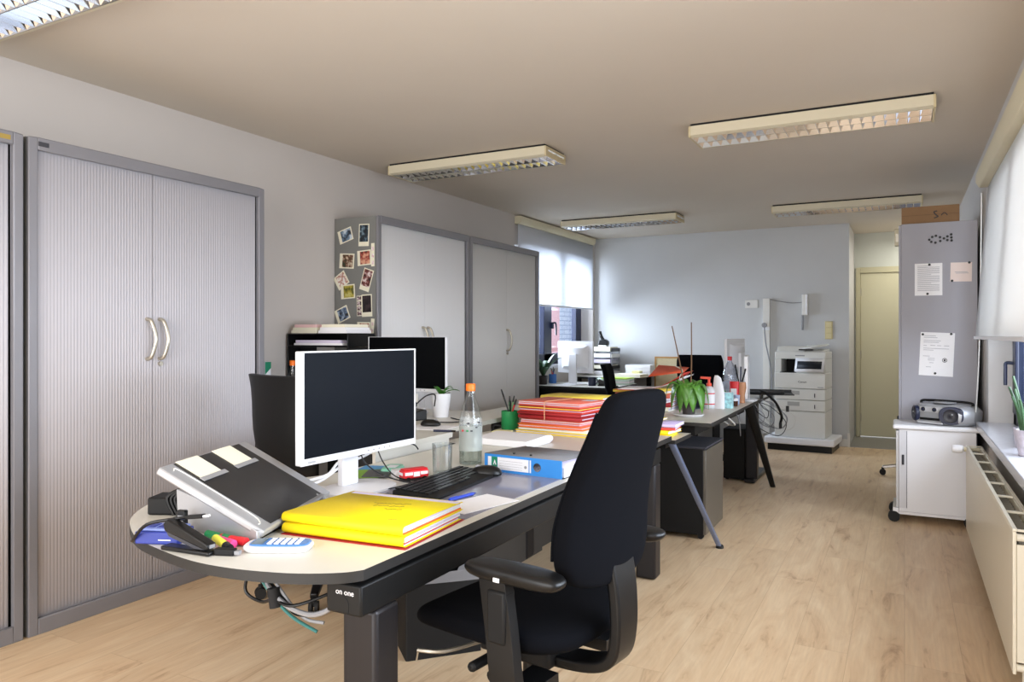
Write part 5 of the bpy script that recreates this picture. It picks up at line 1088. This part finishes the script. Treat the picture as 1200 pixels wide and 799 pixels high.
notice('white printed notice high on the tall grey cabinet', .066,1.588,.242,1.822,0, [(.1,.9,.08+.045*k) if k%6 else (.1,.6,.08+.045*k) for k in range(18)])
notice('small pinkish note right of the upper notice on the grey cabinet', .292,1.683,.424,1.82,1, [(.2,.8,.5),(.25,.85,.56)], mat('pinkish_paper','#ead9d2',.8))
notice('large signed notice low on the tall grey cabinet', .098,1.003,.314,1.318,2.5, [(.1,.45,.08),(.1,.5,.12),(.1,.6,.19),(.1,.55,.23),(.1,.2,.31),(.3,.45,.30),(.5,.62,.30),(.7,.85,.30),(.1,.85,.37),(.1,.4,.41),(.1,.3,.55),(.25,.45,.60),(.25,.45,.64),(.3,.42,.70),(.2,.35,.80)], stamp=True)
def magnet(label, x, z, grp):
    t = tag(MB().cyl((0,0,0),(0,-.007,0),.0085,seg=14).build('round_magnet', M_blk), label, 'magnet', grp); t.location = (x,6.2004,z)
dots = [(186,160,'leftmost magnet of the ring shape'),(199,147,'upper left magnet of the ring shape'),(215,142,'top magnet of the ring shape'),(233,150,'upper right magnet of the ring shape'),(234,169,'lower right magnet of the ring shape'),(213,176,'bottom magnet of the ring shape'),(195,171,'lower left magnet of the ring shape'),(250,157,'single magnet between ring and triangle'),(265,148,'upper inner magnet of the triangle shape'),(265,166,'lower inner magnet of the triangle shape'),(281,139,'top right magnet of the triangle shape'),(282,154,'middle right magnet of the triangle shape'),(283,169,'bottom right magnet of the triangle shape')]
for dx, dz, lb in dots: magnet(lb+' on the grey cabinet', .159+(dx-186)*(.14/97.), 1.993-(dz-160)*(.00197*.74), 'black magnets on the tall grey cabinet')
for x, z, lb in ((.160,1.812,'magnet at the top of the upper notice'),(.148,1.60,'magnet at the bottom of the upper notice'),(.408,1.817,'magnet at the top right of the pinkish note'),(.302,1.69,'magnet at the lower left of the pinkish note'),(.118,1.305,'magnet at the top left of the signed notice'),(.297,1.307,'magnet at the top right of the signed notice'),(.196,1.022,'magnet at the bottom of the signed notice')): magnet(lb, x, z, 'black magnets on the tall grey cabinet')
t = thing('door_chime', 'small beige box on the wall strip left of the tall cabinet', 'door chime', (-.045,7.05,2.12)); B(-.03,-.03,-.07,.0215,.05,.07).build('body', M_cream_pl, t, bevel=.006); B(-.02,-.032,-.04,.015,-.0305,.03).build('grille', M_handle, t)

wc = thing('mobile_cabinet', 'white cabinet on black castors carrying the portable stereo', 'cabinet', (.19,5.83,0))
B(-.225,.0,.075,.235,.40-.05,.645).build('carcass', M_whitelam, wc, bevel=.003); B(-.262,-.018,.6455,.262,.36,.678).build('top', M_white, wc, bevel=.01); B(-.243,.004,.10,-.2255,.345,.635).build('shutter_door', M_silver, wc, bevel=.002); B(-.224,-.004,.10,-.178,-.0003,.635).build('edge_strip', mat('strip_grey','#cfcfd4',.4), wc, bevel=.001); B(-.1775,-.0015,.10,-.1745,-.0003,.635).build('shutter_groove', M_ink, wc); B(-.207,-.009,.40,-.192,-.0041,.47).build('handle', M_ink, wc, bevel=.002); B(-.262,-.012,.055,-.2255,.35,.0995).build('kick_rail', M_white, wc, bevel=.003); B(-.225,-.001,.055,.235,.345,.0745).build('bottom_board', M_white, wc)
for x in (-.255,.2):
    for y in (.012,.30): q = MB(); q.cyl((x,y-.026,.038),(x,y-.004,.038),.0375); q.cyl((x,y+.004,.038),(x,y+.026,.038),.0375); q.cyl((x,y,.04),(x,y,.0545),.012); q.build('castor', M_rubber, wc)
bx = thing('portable_stereo', 'silver and navy portable stereo on the white mobile cabinet', 'stereo', (.25,5.99,.6785), -27)
def brr(y, k, h0, h1): return [(x,y,z) for x,z in ((-.20*k,h0+.02),(-.165*k,h0),(.165*k,h0),(.20*k,h0+.02),(.205*k,h1-.05),(.16*k,h1-.008),(.05,h1),(-.05,h1),(-.16*k,h1-.008),(-.205*k,h1-.05))]
q = MB(); q.loft([brr(-.10,.70,.010,.125),brr(-.095,.74,.006,.13),brr(-.03,1,.004,.145),brr(.09,1,.004,.15),brr(.13,.88,.012,.135)]); q.build('body', M_silver, bx, bevel=.008, bseg=2)
for cx, cy, an, rx, rz_ in ((.085,-.099,14,.078,.062),(-.165,-.070,-50,.058,.056)):
    Ms = Matrix.Translation((cx,cy,.070)) @ Matrix.Rotation(R(an),4,'Z'); q = MB()
    q.loft([[(x*k,y,z*k) for x,z,_ in sring((0,0,0),rx,rz_,2.6,26)] for y, k in ((.012,1.0),(-.012,.95))], M=Ms); so = q.build('speaker_surround', M_navypl, bx, bevel=.003)
    q = MB(); q.lathe([(.046,0),(.044,.006),(.03,.002),(.012,.003),(.001,.007)], M=Ms @ Matrix.Translation((0,-.0121,0)) @ Matrix.Rotation(R(90),4,'X')); q.build('speaker_cone', mat('speaker_dark','#23232c',.4), so)
    q = MB(); q.sphere((.008,-.018,.01),.006,10,6); o_ = q.build('highlight_dome', M_silver, so); o_.matrix_local = Ms
q = MB(); q.prism_axis([(-.12,.030),(.01,.030),(.02,.046),(-.12,.046)],-.1065,-.095,'y'); q.build('tape_slot', M_blk, bx); q = MB(); q.prism_axis([(-.125,.085),(.0,.085),(.03,.122),(-.12,.122)],-.1065,-.09,'y'); q.build('control_band', mat('bright_silver','#cfcfd2',.3,.4), bx, bevel=.002)
for x in (-.095,-.02): MB().cyl((x,-.112,.105),(x,-.1067,.105),.015).build('dial', M_chrome, bx); 
for x in (-.095,-.02): MB().cyl((x,-.1135,.105),(x,-.1122,.105),.009).build('dial_cap', M_navypl, bx)
q = MB(); q.prism_axis([(-.13,.006),(.04,.006),(.03,.024),(-.14,.024)],-.118,-.095,'y'); q.build('lower_lip', mat('bright_silver','#cfcfd2',.3,.4), bx, bevel=.005); MB().tube([(-.17,.02,.135),(-.14,.02,.158),(.14,.02,.158),(.17,.02,.135)], .009).build('carry_handle', M_blk, bx); MB().lathe([(.075,.0),(.07,.008)], (0,0,.149), 24).build('disc_lid', M_grey, bx)

# radiator
rad = thing('radiator', 'cream panel radiator under the right window', 'radiator', (.338,3.15,0)); RL = 2.25
B(0,0,.10,.012,RL,.605).build('front_panel', M_rad, rad, bevel=.003); B(.072,.01,.115,.082,RL-.01,.60).build('rear_panel', M_rad, rad, bevel=.003)
q = MB(); q.box(.0,.0,.606,.014,RL,.615); q.box(.070,.0,.606,.084,RL,.615)
for k in range(8): y = .0+RL*k/7.0; q.box(.0145,max(0,y-.008),.606,.0695,min(RL,y+.008),.614)
q.build('top_grille', M_rad, rad, bevel=.001)
q = MB(); n = 42
for k in range(n): y = .03+(RL-.06)*k/(n-1); q.box(.020,y,.13,.064,y+.0015,.585)
for k in range(3): q.box(.025+.016*k,.02,.13,.0265+.016*k,RL-.02,.57)
q.build('convector_fins', M_radin, rad, smooth=False)
q = MB(); q.box(.0125,-.003,.145,.0715,.009,.56); q.build('end_panel', M_rad, rad, bevel=.002); q = MB(); q.cyl((.012,.004,.125),(.075,.004,.125),.013); q.cyl((.012,.004,.585),(.075,.004,.585),.013); q.build('end_pipe', M_rad, rad)
q = MB(); q.cyl((.03,RL+.005,.585),(.03,RL+.04,.585),.012); q.cyl((.08,RL+.03,.585),(-.01,RL+.03,.585),.014); q.build('valve_body', M_cream_pl, rad); q = MB(); q.lathe([(.016,0),(.024,.006),(.026,.03),(.024,.055),(.018,.062)], M=Matrix.Translation((-.012,RL+.03,.585)) @ Matrix.Rotation(R(-90),4,'Y')); q.build('thermostat_knob', M_white, rad)
q = MB(); q.cyl((.05,RL-.02,.05),(.05,RL-.02,.115),.01); q.cyl((.05,.1,.0),(.05,.1,.12),.01); q.build('pipe', M_rad, rad)
for y in (.35,1.85): B(.083,y,.2,.153,y+.05,.5).build('bracket', M_rad, rad)

# plants on the right sill
t = thing('potted_plant', 'upright green snake plant in a patterned pot on the right sill', 'potted plant', (.53,4.30,RZ0+.0205)); MB().lathe([(.042,.0005),(.046,.004),(.06,.125),(.054,.125),(.05,.105),(.001,.105)], (0,0,0), 28).build('pot', M_pot, t); l = MB(); rn = random.Random(11)
for k in range(15):
    a = rn.random()*2*PI; r0 = rn.uniform(.005,.035); L = rn.uniform(.16,.29); tl = rn.uniform(.02,.075); c, s = math.cos(a), math.sin(a)
    l.tube([(c*r0,s*r0,.10),(c*(r0+tl*.4),s*(r0+tl*.4),.10+L*.55),(c*(r0+tl),s*(r0+tl),.10+L)], .008, seg=7, radii=(.0095,.0055))
l.build('foliage', M_leafd, t)
t = thing('potted_plant', 'second green plant in a plain pot at the window, behind the snake plant', 'potted plant', (.555,4.62,RZ0+.0205)); MB().lathe([(.05,.0005),(.058,.10),(.052,.10),(.05,.085),(.001,.085)], (0,0,0), 24).build('pot', M_pot, t); l = MB()
for k in range(12):
    a = rn.random()*2*PI; L = rn.uniform(.12,.22); tl = rn.uniform(.02,.06); c, s = math.cos(a), math.sin(a); l.tube([(c*.02,s*.02,.08),(c*(.02+tl*.4),s*(.02+tl*.4),.08+L*.6),(c*(.02+tl),s*(.02+tl),.08+L)], .008, seg=6, radii=(.009,.005))
l.build('foliage', M_leafd, t)

# ------------------------------------------------------------------ light and camera
def area(name, loc, rot, sx, sy, power, color):
    l = bpy.data.lights.new(name,'AREA'); l.shape = 'RECTANGLE'; l.size = sx; l.size_y = sy; l.energy = power; l.color = color
    o = bpy.data.objects.new(name, l); col.objects.link(o); o.location = loc; o.rotation_euler = rot; return o
area('sky_window_right', (1.6,3.3,1.75), (0,R(90),0), 1.8, 5.0, 360, (.93,.96,1))
area('sky_window_left', (-5.1,8.25,1.9), (0,R(-90),0), 1.8, 2.4, 400, (.86,.92,1))
area('rear_fill', (-1.5,-2.2,1.5), (R(90),0,0), 4.2, 2.4, 150, (1,.97,.94))  # soft fill added behind the camera, source unseen
area('hall_fill', (.22,9.9,2.5), (0,0,0), .4, .6, 9, (1,.98,.9))  # added fill lamp facing down in the hallway, hidden by the tall cabinet
wd = bpy.data.worlds.new('world'); scene.world = wd; wd.use_nodes = True
wd.node_tree.nodes['Background'].inputs['Color'].default_value = (.93,.96,1,1); wd.node_tree.nodes['Background'].inputs['Strength'].default_value = 1.5
cam = bpy.data.cameras.new('camera'); co = bpy.data.objects.new('camera', cam); col.objects.link(co)
co.location = (0,0,1.3); co.rotation_euler = (R(90),0,math.atan2(460,870)); cam.sensor_width = 36; cam.lens = 870/1200*36; cam.shift_y = -7/1200; cam.clip_start = .05
scene.camera = co
scene.view_settings.view_transform = 'Standard'
scene.view_settings.exposure = 0.28
